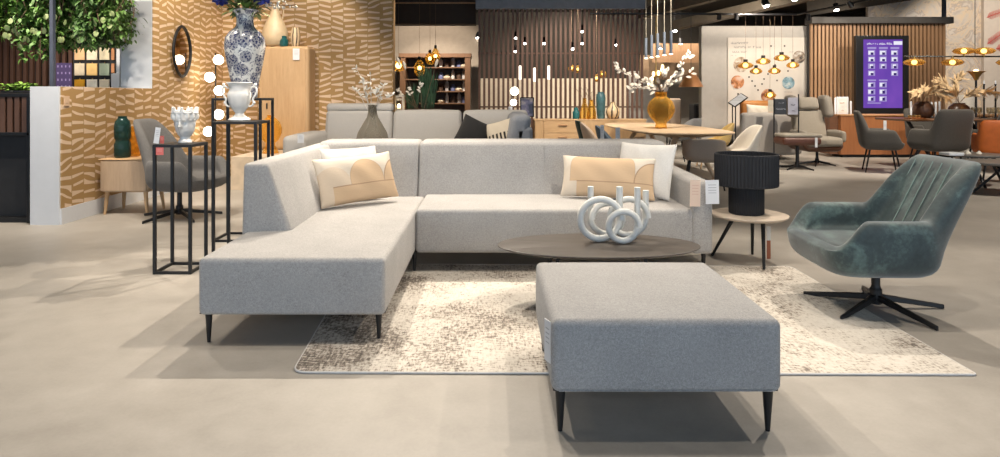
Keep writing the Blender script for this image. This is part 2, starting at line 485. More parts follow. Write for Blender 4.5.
# right hand walls
WY = 15.0
sbox('wall_white', (XU(701.6, WY), WY, 0), (XU(812, WY), WY + .2, ZV(26, WY)), M_plaster)
sbox('wall_white_far', (XU(630, 18), 18, 0), (XU(720, 18), 18.2, 1.95), M_plaster)
sbox('wall_slat_backing', (XU(812, 14.6), 14.75, 0), (XU(949, 14.6), 14.85, ZV(20, 14.6)), M_dark)
sbox('wall_marble', (XU(868, 16.2), 16.2, 0), (XU(984, 16.2), 16.3, 3.9), M_marble)
sbox('wall_cream', (XU(984, 16.1), 16.1, 0), (XU(1080, 16.1), 16.3, 3.9), paint('cream wall', (.72, .63, .54), .8, 0, .02))
sbox('wall_slats_rear', (-8.5, 10.6, 0), (XU(118, 10.6), 10.7, 3.6), M_dark)

def slat_row(x0, x1, pitch, w, d, y, z0, z1, mat, parent, cut=None):
    """vertical slats sharing one mesh, each its own part"""
    n = int((x1 - x0) / pitch)
    me = None
    for k in range(n + 1):
        x = x0 + k * pitch
        if me is None:
            o = MB().box((-w/2, 0, z0), (w/2, d, z1)).build('slat', mat, parent, smooth=False); me = o.data
        else:
            o = bpy.data.objects.new('slat', me); col.objects.link(o); o.parent = parent
        o.location = (x, y, 0)
# slat screen in the middle
SY = 13.2
scr = thing('slat_screen', 'tall open screen of dark brown vertical slats under a grey header beam', 'screen')
sx0, sx1 = XU(479.5, SY), XU(642, SY)
slat_row(sx0, sx1, (sx1 - sx0) / 34, .046, .03, SY, .05, ZV(9, SY), M_walnut, scr)
MB().box((sx0 - .08, SY - .05, ZV(9, SY)), (sx1 + .06, SY + .12, ZV(-2, SY))).build('header_beam', paint('slate grey beam', (.17, .195, .235), .6), scr, .01)
MB().box((sx0 - .05, SY - .02, 0), (sx1 + .05, SY + .08, .05)).build('base_rail', M_walnut, scr, .005)
for q in (.34, .70): MB().box((sx0, SY + .05, ZV(9, SY) * q), (sx1, SY + .065, ZV(9, SY) * q + .03)).build('cross_rail', M_walnut, scr, smooth=False)
rebase(scr, ((sx0 + sx1) / 2, SY, 0))
# oak slat wall on the right, backed by a dark board
sw = thing('slat_wall', 'warm oak slat wall with a black header behind the purple screen', 'slat wall')
a0, a1 = XU(813.5, 14.6), XU(947, 14.6)
slat_row(a0, a1, (a1 - a0) / 34, .052, .05, 14.68, .02, ZV(23.5, 14.6), M_slatwarm, sw)
MB().box((a0 - .06, 14.55, ZV(23.5, 14.6)), (XU(952.5, 14.6), 14.9, ZV(17, 14.6))).build('header_beam', paint('charcoal beam', (.06, .055, .05), .6), sw, .01)
MB().box((XU(944, 14.6), 14.62, ZV(17, 14.6)), (XU(947, 14.6), 14.68, CZ)).build('hanger_post', paint('blue black post', (.03, .035, .05), .5), sw, smooth=False)
rebase(sw, ((a0 + a1) / 2, 14.7, 0))
# brown slats at the far left, with gaps glowing between them
t = thing('slat_partition', 'brown vertical slat panel behind the low wall under the hanging plants', 'slat panel')
slat_row(XU(-60, 10.5), XU(72, 10.5), .105, .055, .05, 10.5, .03, 3.5, M_walnut, t)
MB().box((XU(-60, 10.5), 10.49, 0), (XU(72, 10.5), 10.56, .03)).build('base_rail', M_walnut, t, smooth=False)
rebase(t, (XU(10, 10.5), 10.5, 0))

# ceiling: beams, ducts, tracks
def beam(p, q, w, h, name, mat):
    p, q = Vector(p), Vector(q); d = (q - p); L = d.length
    M = Matrix.Translation(p) @ d.to_track_quat('Y', 'Z').to_matrix().to_4x4()
    return struct(MB().box((-w/2, 0, -h/2), (w/2, L, h/2), M).build(name, mat, smooth=False))
beam((XU(640, 15), 15, 3.15), (XU(760, 12), 12, 3.35), .18, .22, 'ceiling_beam', M_beam)
beam((XU(676, 15.5), 15.5, 2.95), (XU(830, 12.8), 12.8, 3.35), .30, .2, 'ceiling_beam', M_beam)
beam((XU(812, 14.7), 14.9, 3.35), (XU(962, 11.9), 11.9, 3.42), .05, .5, 'ceiling_beam', M_ceil)
beam((XU(393, 14), 14, 3.15), (XU(476, 14), 14, 3.15), .4, .7, 'ceiling_beam', paint('dark bulkhead', (.035, .025, .02), .8))
beam((XU(393, 13.7), 13.7, ZV(3, 13.7)), (XU(476, 13.7), 13.7, ZV(3, 13.7)), .04, .03, 'ceiling_trim', M_slatwarm)
beam((XU(652, 17), 17, ZV(53, 17)), (XU(703, 17), 17, ZV(53, 17)), .04, .5, 'ceiling_beam', M_slatwarm)
sbox('wall_slats_far', (XU(640, 17.4), 17.4, 1.7), (XU(702, 17.4), 17.5, ZV(55, 17.4)), paint('brown boarding', (.26, .17, .10), .7))
def track(p, q, lab):
    o = MB().tube([p, q], .02, 6).build('lighting_track', M_black)
    tag(o, lab, 'track'); return rebase(o, (Vector(p) + Vector(q)) / 2)
TY = 13.0
track((XU(590, TY), TY, ZV(13.5, TY)), (XU(800, TY), TY, ZV(14.5, TY)), 'straight black ceiling track above the white poster wall')
track((XU(797, TY), TY, ZV(14.5, TY)), (XU(878, 11.5), 11.5, ZV(-2, 11.5)), 'black ceiling track slanting up over the oak slat wall')

def spot_fitting(u, v, Y, label, lit=True, aim=(0, -.35, -1), s=1.0, top=None):
    r = thing('track_spotlight', label, 'spotlight', 'ceiling track spotlights')
    c = AT(u, v, Y); d = Vector(aim).normalized()
    MB().tube([c - d * .13 * s, c], [.045 * s, .055 * s], 12).build('housing', M_black, r)
    MB().tube([c + d * .001, c + d * .008], .043 * s, 12).build('lens', M_spotlens if lit else M_dark, r)
    MB().tube([c - d * .13 * s, Vector((c.x, c.y, top or CZ))], .004, 6).build('stem', M_black, r)
    return rebase(r, c)
words = ['over the middle of the slat screen', 'at the left edge of the slat screen', 'above the left third of the slat screen', 'lower over the left third of the slat screen',
         'behind the screen near the oak sideboard', 'topmost behind the right half of the screen', 'beneath the topmost spot behind the screen', 'low behind the right half of the screen',
         'right of the hanging cylinders near the duct', 'low beside the hanging cylinders', 'left of the brown boarding', 'bluish white at the right end of the screen']
for (u, v), wd in zip([(524, 43.5), (478, 38), (516.5, 38), (515.5, 51.5), (544.5, 43.5), (583, 31.5), (582.5, 43.5), (573, 49), (675, 31), (680.5, 44.5), (660, 49), (617, 45)], words):
    spot_fitting(u, v, 17.0 if not 560 < u < 600 else 16.2, 'small lit ceiling spot ' + wd, s=1.25)
spot_fitting(766.5, 6, 12.5, 'large lit black spotlight above the white poster wall', s=1.3, aim=(.2, -.4, -1))
spot_fitting(795, -.5, 12.2, 'lit spotlight at the top edge above the armchair with footstool', s=1.2)
spot_fitting(836.5, 10, 12.4, 'lit black spotlight over the left of the oak slat wall', s=1.0)
for u, w in ((719, 'left'), (736.5, 'right')):
    spot_fitting(u, 19, 13.0, 'unlit spotlight on the straight track, the %s one of the pair over the poster wall' % w, lit=False, s=.9, aim=(.1, .4, -1), top=ZV(14, 13.0))
spot_fitting(808, 20, 13.0, 'unlit spotlight just left of the oak slat wall header', lit=False, s=.9, aim=(.1, .4, -1), top=ZV(14, 13.0))
spot_fitting(852, 7, 11.9, 'unlit spotlight on the slanting track over the purple screen', lit=False, s=.9, aim=(.6, -.2, -1))

# ================================================================== THE CORNER SOFA
def cone_leg(x, y, z0, z1, parent, r0=.009, r1=.019, lean=(0, 0), plate=True):
    m = MB().tube([(x + lean[0], y + lean[1], z0), (x, y, z1)], [r0, r1], 12)
    o = m.build('leg', M_black, parent)
    return o
sofa = thing('corner_sofa', 'light grey corner sofa with a chaise on the left and black tapered legs', 'sofa')
XL, XC, XR = -1.503, -.54, 1.595
MB().soft((XL, 3.34, .155), (XC, 5.4, .45), .026, (.004, .006, .014)).build('chaise_seat', M_sofa, sofa)
MB().soft((XC + .004, 4.66, .155), (1.47, 5.4, .468), .03, (0, .008, .012)).build('seat', M_sofa, sofa)
def left_back(p):
    t = max(0, min(1, (p.z - .42) / .44))
    p.x -= .145 * t * (p.x - XL) / .28
    return p
MB().soft((XL - .025, 3.985, .16), (-1.205, 5.9, .868), .03, (0, .006, 0), left_back).build('side_backrest', M_sofa, sofa)
def back_lean(p):
    if p.y < 5.62: p.y += .15 * (p.z - .4) / .5
    return p
MB().soft((XL + .05, 5.36, .17), (-.605, 5.88, .897), .04, (.008, .01, .004), back_lean).build('corner_backrest', M_sofa, sofa)
MB().soft((-.60, 5.36, .17), (1.49, 5.88, .897), .04, (.004, .01, .004), back_lean).build('backrest', M_sofa, sofa)
MB().tube([Vector(back_lean(Vector((.455, 5.352, z)))) for z in (.45, .6, .75, .86)], .003, 5).build('back_seam', M_sofa, sofa)
def arm_fn(p):
    if p.z > .4: p.z += .02 * (p.y - 4.65)
    return p
MB().soft((1.445, 4.64, .15), (XR, 5.9, .672), .035, (.004, 0, 0), arm_fn).build('armrest', M_sofa, sofa)
def brk(x, y, z): return MB().box((x - .04, y - .025, z - .006), (x + .04, y + .055, z)).build('leg_bracket', M_black, sofa, .003)
for x, y in ((-1.47, 3.40), (-.585, 3.42), (-.55, 4.73), (1.55, 4.72), (-1.45, 5.8), (1.55, 5.8)):
    cone_leg(x, y, 0 if not (x > -.7 and 3.1 < y < 4.9) else .012, .16, sofa)
    brk(x, y, .158)
# stitched hem line under the chaise and seat fronts
MB().tube([(XL + .02, 3.345, .172), (XC - .02, 3.345, .172)], .0025, 5).build('hem_seam', M_sofa, sofa)
MB().tube([(XC + .03, 4.664, .172), (1.44, 4.664, .172)], .0025, 5).build('hem_seam', M_sofa, sofa)
rebase(sofa, (0, 4.6, 0))

# ottoman
ott = thing('ottoman', 'large square grey ottoman on black tapered legs standing at the front', 'ottoman')
def ott_fn(p): return p
MB().soft((.232, 2.44, .168), (1.10, 3.31, .443), .030, (.006, .006, .016)).build('upholstered_body', M_otto, ott)
for x, y, fy in ((.27, 2.50, 0), (1.068, 2.50, 0), (.27, 3.25, .012), (1.068, 3.25, .012)):
    cone_leg(x, y, fy, .17, ott, .009, .021)
    MB().box((x - (.03 if x < .6 else .075), y - .025, .162), (x + (.075 if x < .6 else .03), y + .045, .170)).build('leg_bracket', M_black, ott, .003)
MB().tube([(.26, 2.443, .178), (1.07, 2.443, .178)], .0025, 5).build('hem_seam', M_otto, ott)
rebase(ott, (.665, 2.87, 0))

# rug (heavily worn pile, rounded corners, bound edge)
def rug():
    cs = [(-.915, 3.01), (2.235, 2.985), (2.25, 4.86), (-1.02, 4.93)]
    poly = []
    for i, (x, y) in enumerate(cs):
        p0, p1, p2 = Vector(cs[i - 1]), Vector((x, y)), Vector(cs[(i + 1) % 4])
        a = p1 + (p0 - p1).normalized() * .07; b = p1 + (p2 - p1).normalized() * .07
        if i == 1: a = p1 + (p0 - p1).normalized() * .02; b = p1 + (p2 - p1).normalized() * .02
        for k in range(7):
            t = k / 6; q = a * (1-t)**2 + p1 * 2*t*(1-t) + b * t*t
            poly.append((q.x, q.y))
    r = thing('area_rug', 'cream and brown worn-look rug under the coffee table and ottoman', 'rug')
    MB().prism(poly, .010).build('pile', M_rug, r, .003)
    MB().tube([(x, y, .006) for x, y in poly], .0055, 6, closed=True).build('bound_edge', paint('pale rug binding', (.62, .60, .58), .9), r)
    return rebase(r, (.65, 3.95, 0))
rug()

# coffee table: oval dark top on crossed steel legs
ct = thing('coffee_table', 'oval dark wood coffee table between the grey ottoman and the sofa', 'coffee table')
cx, cy, cz = .672, 4.03, .362
prof = [(.001, -.022), (.90, -.022), (.965, -.014), (1.0, -.004), (.998, 0), (.99, .002), (.001, .002)]
MB().lathe([(r, z + cz) for r, z in prof], (cx, cy, 0), 72, sx=.626, sy=.325).build('tabletop', M_tabletop, ct, angle=25)
for sx, sy in ((-1, -1), (1, -1), (-1, 1), (1, 1)):
    MB().tube([(cx + sx * .36, cy + sy * .17, .012), (cx + sx * .25, cy + sy * .11, cz - .03)], .011, 10).build('leg', M_black, ct)
MB().tube([(cx - .27, cy - .12, cz - .033), (cx + .27, cy + .12, cz - .033)], .01, 8).build('crossbar', M_black, ct)
MB().tube([(cx - .27, cy + .12, cz - .033), (cx + .27, cy - .12, cz - .033)], .01, 8).build('crossbar', M_black, ct)
rebase(ct, (cx, cy, 0))

# ring sculpture on the coffee table: coils of tube that end in upright candle tubes
def coil(cx, y, zc, r, tr, side, ztop, ang0, dy, name='ring'):
    """a tube that makes one full turn and then rises straight up on one side"""
    pts = []; n = 48; tot = 2 * PI
    for k in range(n + 1):
        a = -ang0 * 0 + (0 if side > 0 else PI) - side * tot * (1 - k / n) 
        pts.append(Vector((cx + r * math.cos(a), y + dy * (k / n - .5), zc + r * math.sin(a))))
    last = pts[-1]
    for z in (.25, .5, .75, 1.0):
        pts.append(Vector((last.x, last.y, last.z + (ztop - last.z) * z)))
    return pts
def on_table(u, v): return XU(u, 4.03), ZV(v, 4.03)
rs = thing('ring_candle_holder', 'matt white sculpture of interlocking ceramic rings on the coffee table', 'candle holder')
zt = cz + .002
for (u, vb, vt, upx, vtop, y, tr, side, dy) in (
        (600.5, 242.0, 195.0, 0, 187.5, 4.08, .021, 1, .07),
        (623.5, 242.3, 206.0, 0, 188.0, 4.03, .0195, 1, .06),
        (628.5, 238.5, 195.5, 0, 191, 4.19, .020, 1, .06),
        (607.0, 238.5, 201.0, 0, 187.0, 4.23, .020, -1, .06)):
    S = F / y
    r = (vb - vt) / 2 / S - tr
    zc = zt + r + tr
    MB().tube(coil(XU(u, y), y, zc, r, tr, side, ZV(vtop, y), 0, dy), tr, 14).build('ring', M_matte, rs)
rebase(rs, (XU(613, 4.05), 4.05, zt))

# ================================================================== CUSHIONS
def cushion(name, label, w, h, t, mat, pos, rx, rz, ry=0, group=None, pinch=.06, zipper=True):
    """pillow standing on its long edge, local x = width, z = height, facing -y"""
    bm = MB(); n = 18
    grid = {}
    for s in (-1, 1):
        for i in range(n + 1):
            for j in range(n + 1):
                u = 2 * i / n - 1; v = 2 * j / n - 1
                edge = i in (0, n) or j in (0, n)
                if edge and s == 1: grid[(s, i, j)] = grid[(-1, i, j)]; continue
                k = ((1 - abs(u) ** 2.6) * (1 - abs(v) ** 2.6)) ** .55
                px = u * w / 2 * (1 - pinch * (1 - v * v) * abs(u) ** 3 )
                pz = v * h / 2 * (1 - pinch * 1.3 * (1 - u * u) * abs(v) ** 3 )
                wr = .006 * math.sin(9 * u + 5 * v) * k
                grid[(s, i, j)] = bm.bm.verts.new((px, s * (t / 2 * k + wr * .6), pz))
    for s in (-1, 1):
        for i in range(n):
            for j in range(n):
                try: bm.bm.faces.new((grid[(s,i,j)], grid[(s,i+1,j)], grid[(s,i+1,j+1)], grid[(s,i,j+1)]))
                except ValueError: pass
    o = bm.build(name, mat, sub=1)
    tag(o, label, 'cushion', group)
    o.location = pos; o.rotation_euler = (R(rx), R(ry), R(rz))
    return o
cushion('scatter_cushion', 'plain white cushion tucked behind the arch cushion in the sofa corner', .52, .42, .12, M_whitecush,
        (-1.09, 5.15, .685), -22, 40, 0)
cushion('lumbar_cushion', 'tan and cream arch-print cushion leaning in the left sofa corner', .70, .385, .14, M_patc,
        (-1.01, 4.93, .655), -20, 42, -2)
cushion('scatter_cushion', 'plain white cushion in the right corner against the armrest', .50, .47, .13, M_whitecush,
        (1.235, 5.19, .69), -20, -38, 0)
cushion('lumbar_cushion', 'tan and cream arch-print cushion propped on the right of the sofa', .76, .35, .14, M_patc2,
        (.925, 5.11, .642), -22, -14, 1)

# tags
def card(name, label, cat, u0, v0, u1, v1, Y, mat, group=None, th=.002, rz=0, yaw=0):
    c = AT((u0 + u1) / 2, (v0 + v1) / 2, Y); w = (u1 - u0) * Y / F; h = (v1 - v0) * Y / F
    o = MB().box((-w/2, -th/2, -h/2), (w/2, th/2, h/2)).build(name, mat, smooth=False)
    tag(o, label, cat, group); o.location = c; o.rotation_euler = (0, R(rz), R(yaw))
    return o
card('price_tag', 'pink printed tag hanging on the front of the sofa armrest', 'price tag', 690, 180, 700.5, 206.5, 4.625, M_tagp, rz=1)
card('price_tag', 'white price tag hanging beside the pink tag on the sofa armrest', 'price tag', 705.5, 180, 719, 204, 4.60, M_tagw, rz=-1)
o = MB().box((-.025, -.001, -.08), (.025, .001, .08)).build('price_tag', M_tagw, smooth=False)
tag(o, 'white label hanging on the left front edge of the big ottoman', 'price tag'); o.location = (.2215, 2.50, .345); o.rotation_euler = (0, 0, R(-68))
# ================================================================== SIDE TABLE, LAMP
sx_, sy_, sz_ = 2.012, 5.05, .366
st = thing('side_table', 'small round pale side table with black legs right of the sofa', 'side table')
MB().lathe([(.001, -.028), (.24, -.028), (.27, -.02), (.287, -.008), (.287, 0), (.28, .002), (.001, .002)], (sx_, sy_, sz_), 48).build('tabletop', paint('pale stone top', (.58, .49, .40), .5, 0, .04), st, angle=25)
for tx, ty, bx, by in ((1.93, 5.12, XU(711.9, 5.22), 5.22), (2.08, 5.15, XU(752.3, 5.26), 5.26), (2.07, 4.93, XU(764, 4.77), 4.77)):
    MB().tube([(bx, by, .0), (tx, ty, sz_ - .02)], [.010, .017], 10).build('leg', M_black, st)
rebase(st, (sx_, sy_, 0))
t_ = NT('white and copper strip'); M_strip = t_.bsdf(t_.mix(t_.m_('LESS_THAN', t_.xyz()[2], .02), (.72, .70, .66), (.42, .13, .06)), .6)
card('price_tag', 'narrow white and copper strip tag hanging under the round side table', 'price tag', 766.8, 226, 770.6, 260, 5.12, M_strip)
lamp = thing('table_lamp', 'black corded table lamp with a wide drum shade on the side table', 'lamp')
lx, ly = XU(746.3, 5.07), 5.07; zb = sz_ + .003
rib = lambda n, d: (lambda a, z: 1 + d * math.cos(n * a))
MB().lathe([(.001, 0), (.126, 0), (.129, .01), (.129, .205), (.126, .215), (.001, .215)], (lx, ly, zb), 144, rib(48, .02)).build('lamp_base', M_blackfab, lamp)
zs0 = ZV(184.5, 5.07); zs1 = ZV(154, 5.07)
MB().lathe([(.224, zs0), (.231, zs0 + .004), (.233, zs1 - .004), (.228, zs1), (.222, zs1 - .003), (.220, zs0 + .01), (.224, zs0)], (lx, ly, 0), 180, rib(60, .02)).build('lamp_shade', M_blackfab, lamp)
MB().tube([(lx, ly, zb + .21), (lx, ly, zs1 - .04)], .012, 10).build('stem', M_black, lamp)
for a in (0, 2.1, 4.2):
    MB().tube([(lx, ly, zs1 - .05), (lx + .222 * math.cos(a), ly + .222 * math.sin(a), zs1 - .02)], .004, 6).build('spider', M_black, lamp)
for z in (zs0, zs1):
    MB().tube(circ((lx, ly, z), .228, 48, 'z'), .006, 6, closed=True).build('shade_rim', M_blackfab, lamp)
rebase(lamp, (lx, ly, zb))

# ================================================================== BUCKET CHAIRS
def bucket(be=.992, a=.37, b=.33, cy=-.11, zb=.285, zs=.42, zf=.43, za=.59, zt=.89, lean=.55, th=.085, n=3.2, taper=.12, bs=.80, bulge=1.0, flare=0.0, af=(-.97, -.45), taperarm=0):
    # plan samples spread evenly along a superellipse
    raw = []
    for k in range(720):
        t = 2 * PI * k / 720
        c, s = math.cos(t), math.sin(t)
        raw.append((math.copysign(abs(c) ** (2/n), c), math.copysign(abs(s) ** (2/n), s)))
    acc = [0]
    for i in range(720):
        p, q = raw[i], raw[(i+1) % 720]; acc.append(acc[-1] + math.hypot(p[0]-q[0], p[1]-q[1]))
    N = 88; plan = []; j = 0
    for k in range(N):
        tgt = acc[-1] * k / N
        while acc[j+1] < tgt: j += 1
        plan.append(raw[j])
    m = MB(); rings = []
    def ring(fn):
        r = []
        for (px, py) in plan:
            wa = smooth01(py, *af); wb = smooth01(py, bs, be)
            Ht = zf + (za - zf) * wa + (zt - za) * wb
            r.append(m.bm.verts.new(fn(px, py, Ht, wa, wb)))
        rings.append(r)
    def P(px, py, inset, z, wb, Ht):
        f = max(0, z - zs)
        x = px * (a - inset) ; y = cy + py * (b - inset)
        tt = (z - za) / (zt - za) if zt > za else 0
        tt = max(0, tt)
        x *= 1 - taper * wb * tt
        y += lean * f * wb + (flare * f * (1 - wb) * py if py > 0 else 0)
        return Vector((x, y, z))
    ring(lambda px, py, Ht, wa, wb: Vector((px * a * .35, cy + py * b * .35, zb)))
    ring(lambda px, py, Ht, wa, wb: Vector((px * a * .72, cy + py * b * .72, zb + .004)))
    ring(lambda px, py, Ht, wa, wb: Vector((px * a * .90, cy + py * b * .90, zb + .035)))
    ring(lambda px, py, Ht, wa, wb: Vector((px * a * (.98), cy + py * b * .98, zb + .09)))
    for q in (0, .3, .6, .85):
        ring(lambda px, py, Ht, wa, wb: P(px, py, 0, zs - .01 + (Ht - .03 - zs) * q if Ht - .03 > zs else min(zs - .01 + .01 * q, Ht - .02), wb, Ht))
    ring(lambda px, py, Ht, wa, wb: P(px, py, .008, Ht - .022, wb, Ht))
    ring(lambda px, py, Ht, wa, wb: P(px, py, th * .28, Ht - .003, wb, Ht))
    ring(lambda px, py, Ht, wa, wb: P(px, py, th * .62, Ht - .001, wb, Ht))
    ring(lambda px, py, Ht, wa, wb: P(px, py, th * .92, Ht - .02, wb, Ht))
    for q in (.75, .45, .2):
        ring(lambda px, py, Ht, wa, wb: P(px, py, th, zs + max(0.0, (Ht - .03 - zs)) * q, wb, Ht))
    ring(lambda px, py, Ht, wa, wb: P(px, py, th * 1.15, zs + .005, wb, Ht))
    ring(lambda px, py, Ht, wa, wb: Vector((px * (a - th) * .6, cy + py * (b - th) * .6, zs - .004)))
    ring(lambda px, py, Ht, wa, wb: Vector((px * (a - th) * .2, cy + py * (b - th) * .2, zs - .008)))
    for r0, r1 in zip(rings, rings[1:]):
        for k in range(N): m.bm.faces.new((r0[k], r0[(k+1) % N], r1[(k+1) % N], r1[k]))
    m.bm.faces.new(rings[0][::-1]); m.bm.faces.new(rings[-1])
    def inner(x, z):     # point on the front of the backrest
        tt = max(0, (z - za) / (zt - za))
        return Vector((x * (1 - taper * tt), cy + (b - th) + lean * max(0, z - zs) - .004, z))
    return m, inner
def star_base(root, n=5, L=.40, zc=.075, col_top=.30, ph=0, r=.019, mat=None):
    mat = mat or M_black
    MB().lathe([(.001, .03), (.034, .03), (.036, .06), (.034, .115), (.027, .125), (.024, .14), (.024, col_top), (.001, col_top)], (0, 0, 0), 24).build('column', mat, root, angle=30)
    MB().lathe([(.001, col_top - .05), (.019, col_top - .05), (.06, col_top - .012), (.075, col_top), (.001, col_top)], (0, 0, 0), 24).build('swivel_plate', mat, root)
    for k in range(n):
        a = ph + 2 * PI * k / n; c, s = math.cos(a), math.sin(a)
        M = Matrix.Rotation(a, 4, 'Z')
        poly = [(.02, -.021), (L, -.009), (L + .006, 0), (L, .009), (.02, .021)]
        m = MB(); nn = len(poly)
        def zt(x): return .092 - (.092 - .026) * (x / L) ** .8
        def zb(x): return max(.0, .055 - .055 * (x / L) * 1.05)
        bot = [(x, y, zb(x)) for x, y in poly]; top = [(x, y * .75, zt(x)) for x, y in poly]
        m._add(bot + top, [tuple(range(nn))[::-1], tuple(range(nn, 2 * nn))] + [(i, (i+1) % nn, nn + (i+1) % nn, nn + i) for i in range(nn)], M)
        m.build('foot', mat, root, .004)
def swivel_chair(label, mat, seam, zt, ph, **kw):
    r = thing('swivel_armchair', label, 'armchair')
    m, inner = bucket(zt=zt, **kw)
    m.build('seat_shell', mat, r, sub=1)
    if seam:
        for k in range(5):
            x = -.20 + .085 * k
            MB().tube([inner(x * 1.0, .47 + (zt - .5) * q / 8) for q in range(9)], .0035, 6).build('seam', seam, r)
    star_base(r, 5, ph=ph)
    return r
ch = swivel_chair('teal velvet swivel armchair with black star foot at the right', M_velvet, M_seam, .915, R(-90 + 180), lean=.50, zb=.245, taper=.0, n=5.0, th=.10, b=.33, cy=-.10, a=.38, bs=.78, be=.93)
put(ch, (2.338, 3.94, 0), R(-92))
gc = swivel_chair('dark grey swivel armchair behind the black plinths at the left', M_greychair, None, 1.0, R(20), lean=.42, za=.60)
put(gc, (XU(179.6, 6.87), 6.87, 0), R(78), 1.04)

# ================================================================== BLACK PLINTHS AND CERAMICS
def plinth(label, x0, x1, y0, y1, z, tb=.022):
    r = thing('plinth_table', label, 'plinth', 'black steel display plinths')
    for x, y in ((x0, y0), (x1, y0), (x0, y1), (x1, y1)):
        MB().box((x - tb/2, y - tb/2, 0), (x + tb/2, y + tb/2, z - .001)).build('leg', M_black, r, .002)
    for zz, nm in ((.011, 'bottom_rail'), (z - .012, 'top_rail')):
        for p, q in (((x0, y0), (x1, y0)), ((x0, y1), (x1, y1)), ((x0, y0), (x0, y1)), ((x1, y0), (x1, y1))):
            MB().box((min(p[0], q[0]) - tb/2*.9, min(p[1], q[1]) - tb/2*.9, zz - tb/2*.9), (max(p[0], q[0]) + tb/2*.9, max(p[1], q[1]) + tb/2*.9, zz + tb/2*.9)).build(nm, M_black, r, .002)
    MB().box((x0 - .008, y0 - .008, z - .012), (x1 + .008, y1 + .008, z)).build('top_plate', M_black, r, .002)
    return rebase(r, ((x0 + x1) / 2, (y0 + y1) / 2, 0))
def px(u0, u1, Y): return XU(u0, Y), XU(u1, Y)
p1 = px(154.7, 190.2, 4.68); z1 = ZV(144.4, 4.68)
plinth('lowest black steel plinth, carrying the white head vase', p1[0], p1[1], 4.68, 4.94, z1)
p2 = px(213.4, 255.6, 5.12); z2 = ZV(121.5, 5.12)
plinth('middle black steel plinth, carrying the white two-handled urn', p2[0], p2[1], 5.12, 5.42, z2)
p3 = px(213.0, 260.3, 5.7); z3 = ZV(98, 5.7)
plinth('tallest black steel plinth, carrying the blue and white vase', p3[0], p3[1], 5.70, 6.02, z3)

# white head vase
def head_vase():
    c = Vector(((p1[0] + p1[1]) / 2 + .03, 4.81, z1 + .002))
    r = thing('head_vase', 'white ceramic head vase with a crown on the lowest black plinth', 'vase')
    m = MB(); seg = 48
    prof = [(.030, 0), (.054, .001), (.055, .012), (.042, .028), (.040, .044), (.056, .060), (.072, .088), (.080, .122), (.083, .155), (.094, .170), (.102, .190), (.101, .212), (.097, .222), (.097, .236), (.085, .238), (.074, .225), (.04, .21), (.001, .21)]
    rings = []
    def bump(x, y, cx, cy, s): return math.exp(-((x - cx) ** 2 + (y - cy) ** 2) / (s * s))
    P = []
    for (rr, z) in prof:
        P.append((rr, z))
    # refine profile
    Q = []
    for (r0, z0), (r1, z1_) in zip(P, P[1:]):
        for k in range(4): Q.append((r0 + (r1 - r0) * k / 4, z0 + (z1_ - z0) * k / 4))
    Q.append(P[-1])
    for (rr, z) in Q:
        ring = []
        for k in range(96):
            a = 2 * PI * k / 96
            d = (a - 1.5 * PI + PI) % (2 * PI) - PI            # 0 towards the camera
            o = 0
            o += .045 * bump(d * .09, z, 0, .122, .015)    # nose tip
            o += .018 * bump(d * .09, z, 0, .148, .014)           # nose bridge
            o -= .032 * (bump(d * .09, z, .032, .152, .013) + bump(d * .09, z, -.032, .152, .013))  # eye sockets
            o += .012 * (bump(d * .09, z, .032, .152, .007) + bump(d * .09, z, -.032, .152, .007))  # eyeballs
            o += .018 * (bump(d * .09, z, .032, .168, .012) + bump(d * .09, z, -.032, .167, .012))  # brows
            o += .018 * bump(d * .06, z, 0, .100, .007) + .016 * bump(d * .06, z, 0, .088, .008)     # lips
            o += .020 * bump(d * .08, z, 0, .070, .014)           # chin
            o += .010 * bump(abs(d) * .09, z, .135, .14, .02)     # ears
            if z > .172 and z < .218: o += .008 * math.cos(14 * a)  # hair curls
            ring.append(m.bm.verts.new((c.x + (rr + o) * math.cos(a) * .87, c.y + (rr + o) * math.sin(a) * .92, c.z + z)))
        rings.append(ring)
    for a, b in zip(rings, rings[1:]):
        for k in range(96): m.bm.faces.new((a[k], a[(k+1) % 96], b[(k+1) % 96], b[k]))
    m.bm.faces.new(rings[0][::-1]); m.bm.faces.new(rings[-1])
    m.build('head', M_ceram, r)
    for k in range(8):
        a = 2 * PI * k / 8 + .2
        q = c + Vector((.078 * math.cos(a), .082 * math.sin(a), .232))
        mm = MB().tube([q, q + Vector((.003 * math.cos(a), .003 * math.sin(a), .012)), q + Vector((.006 * math.cos(a), .006 * math.sin(a), .022))], [.018, .014, .009], 8)
        mm.ball(q + Vector((.006 * math.cos(a), .006 * math.sin(a), .024)), .011, 8)
        mm.build('crown_point', M_ceram, r)
    MB().tube(circ(c + Vector((0, 0, .222)), .086, 40, 'z'), .009, 8, closed=True).build('crown_band', M_ceram, r)
    rebase(r, c)
head_vase()
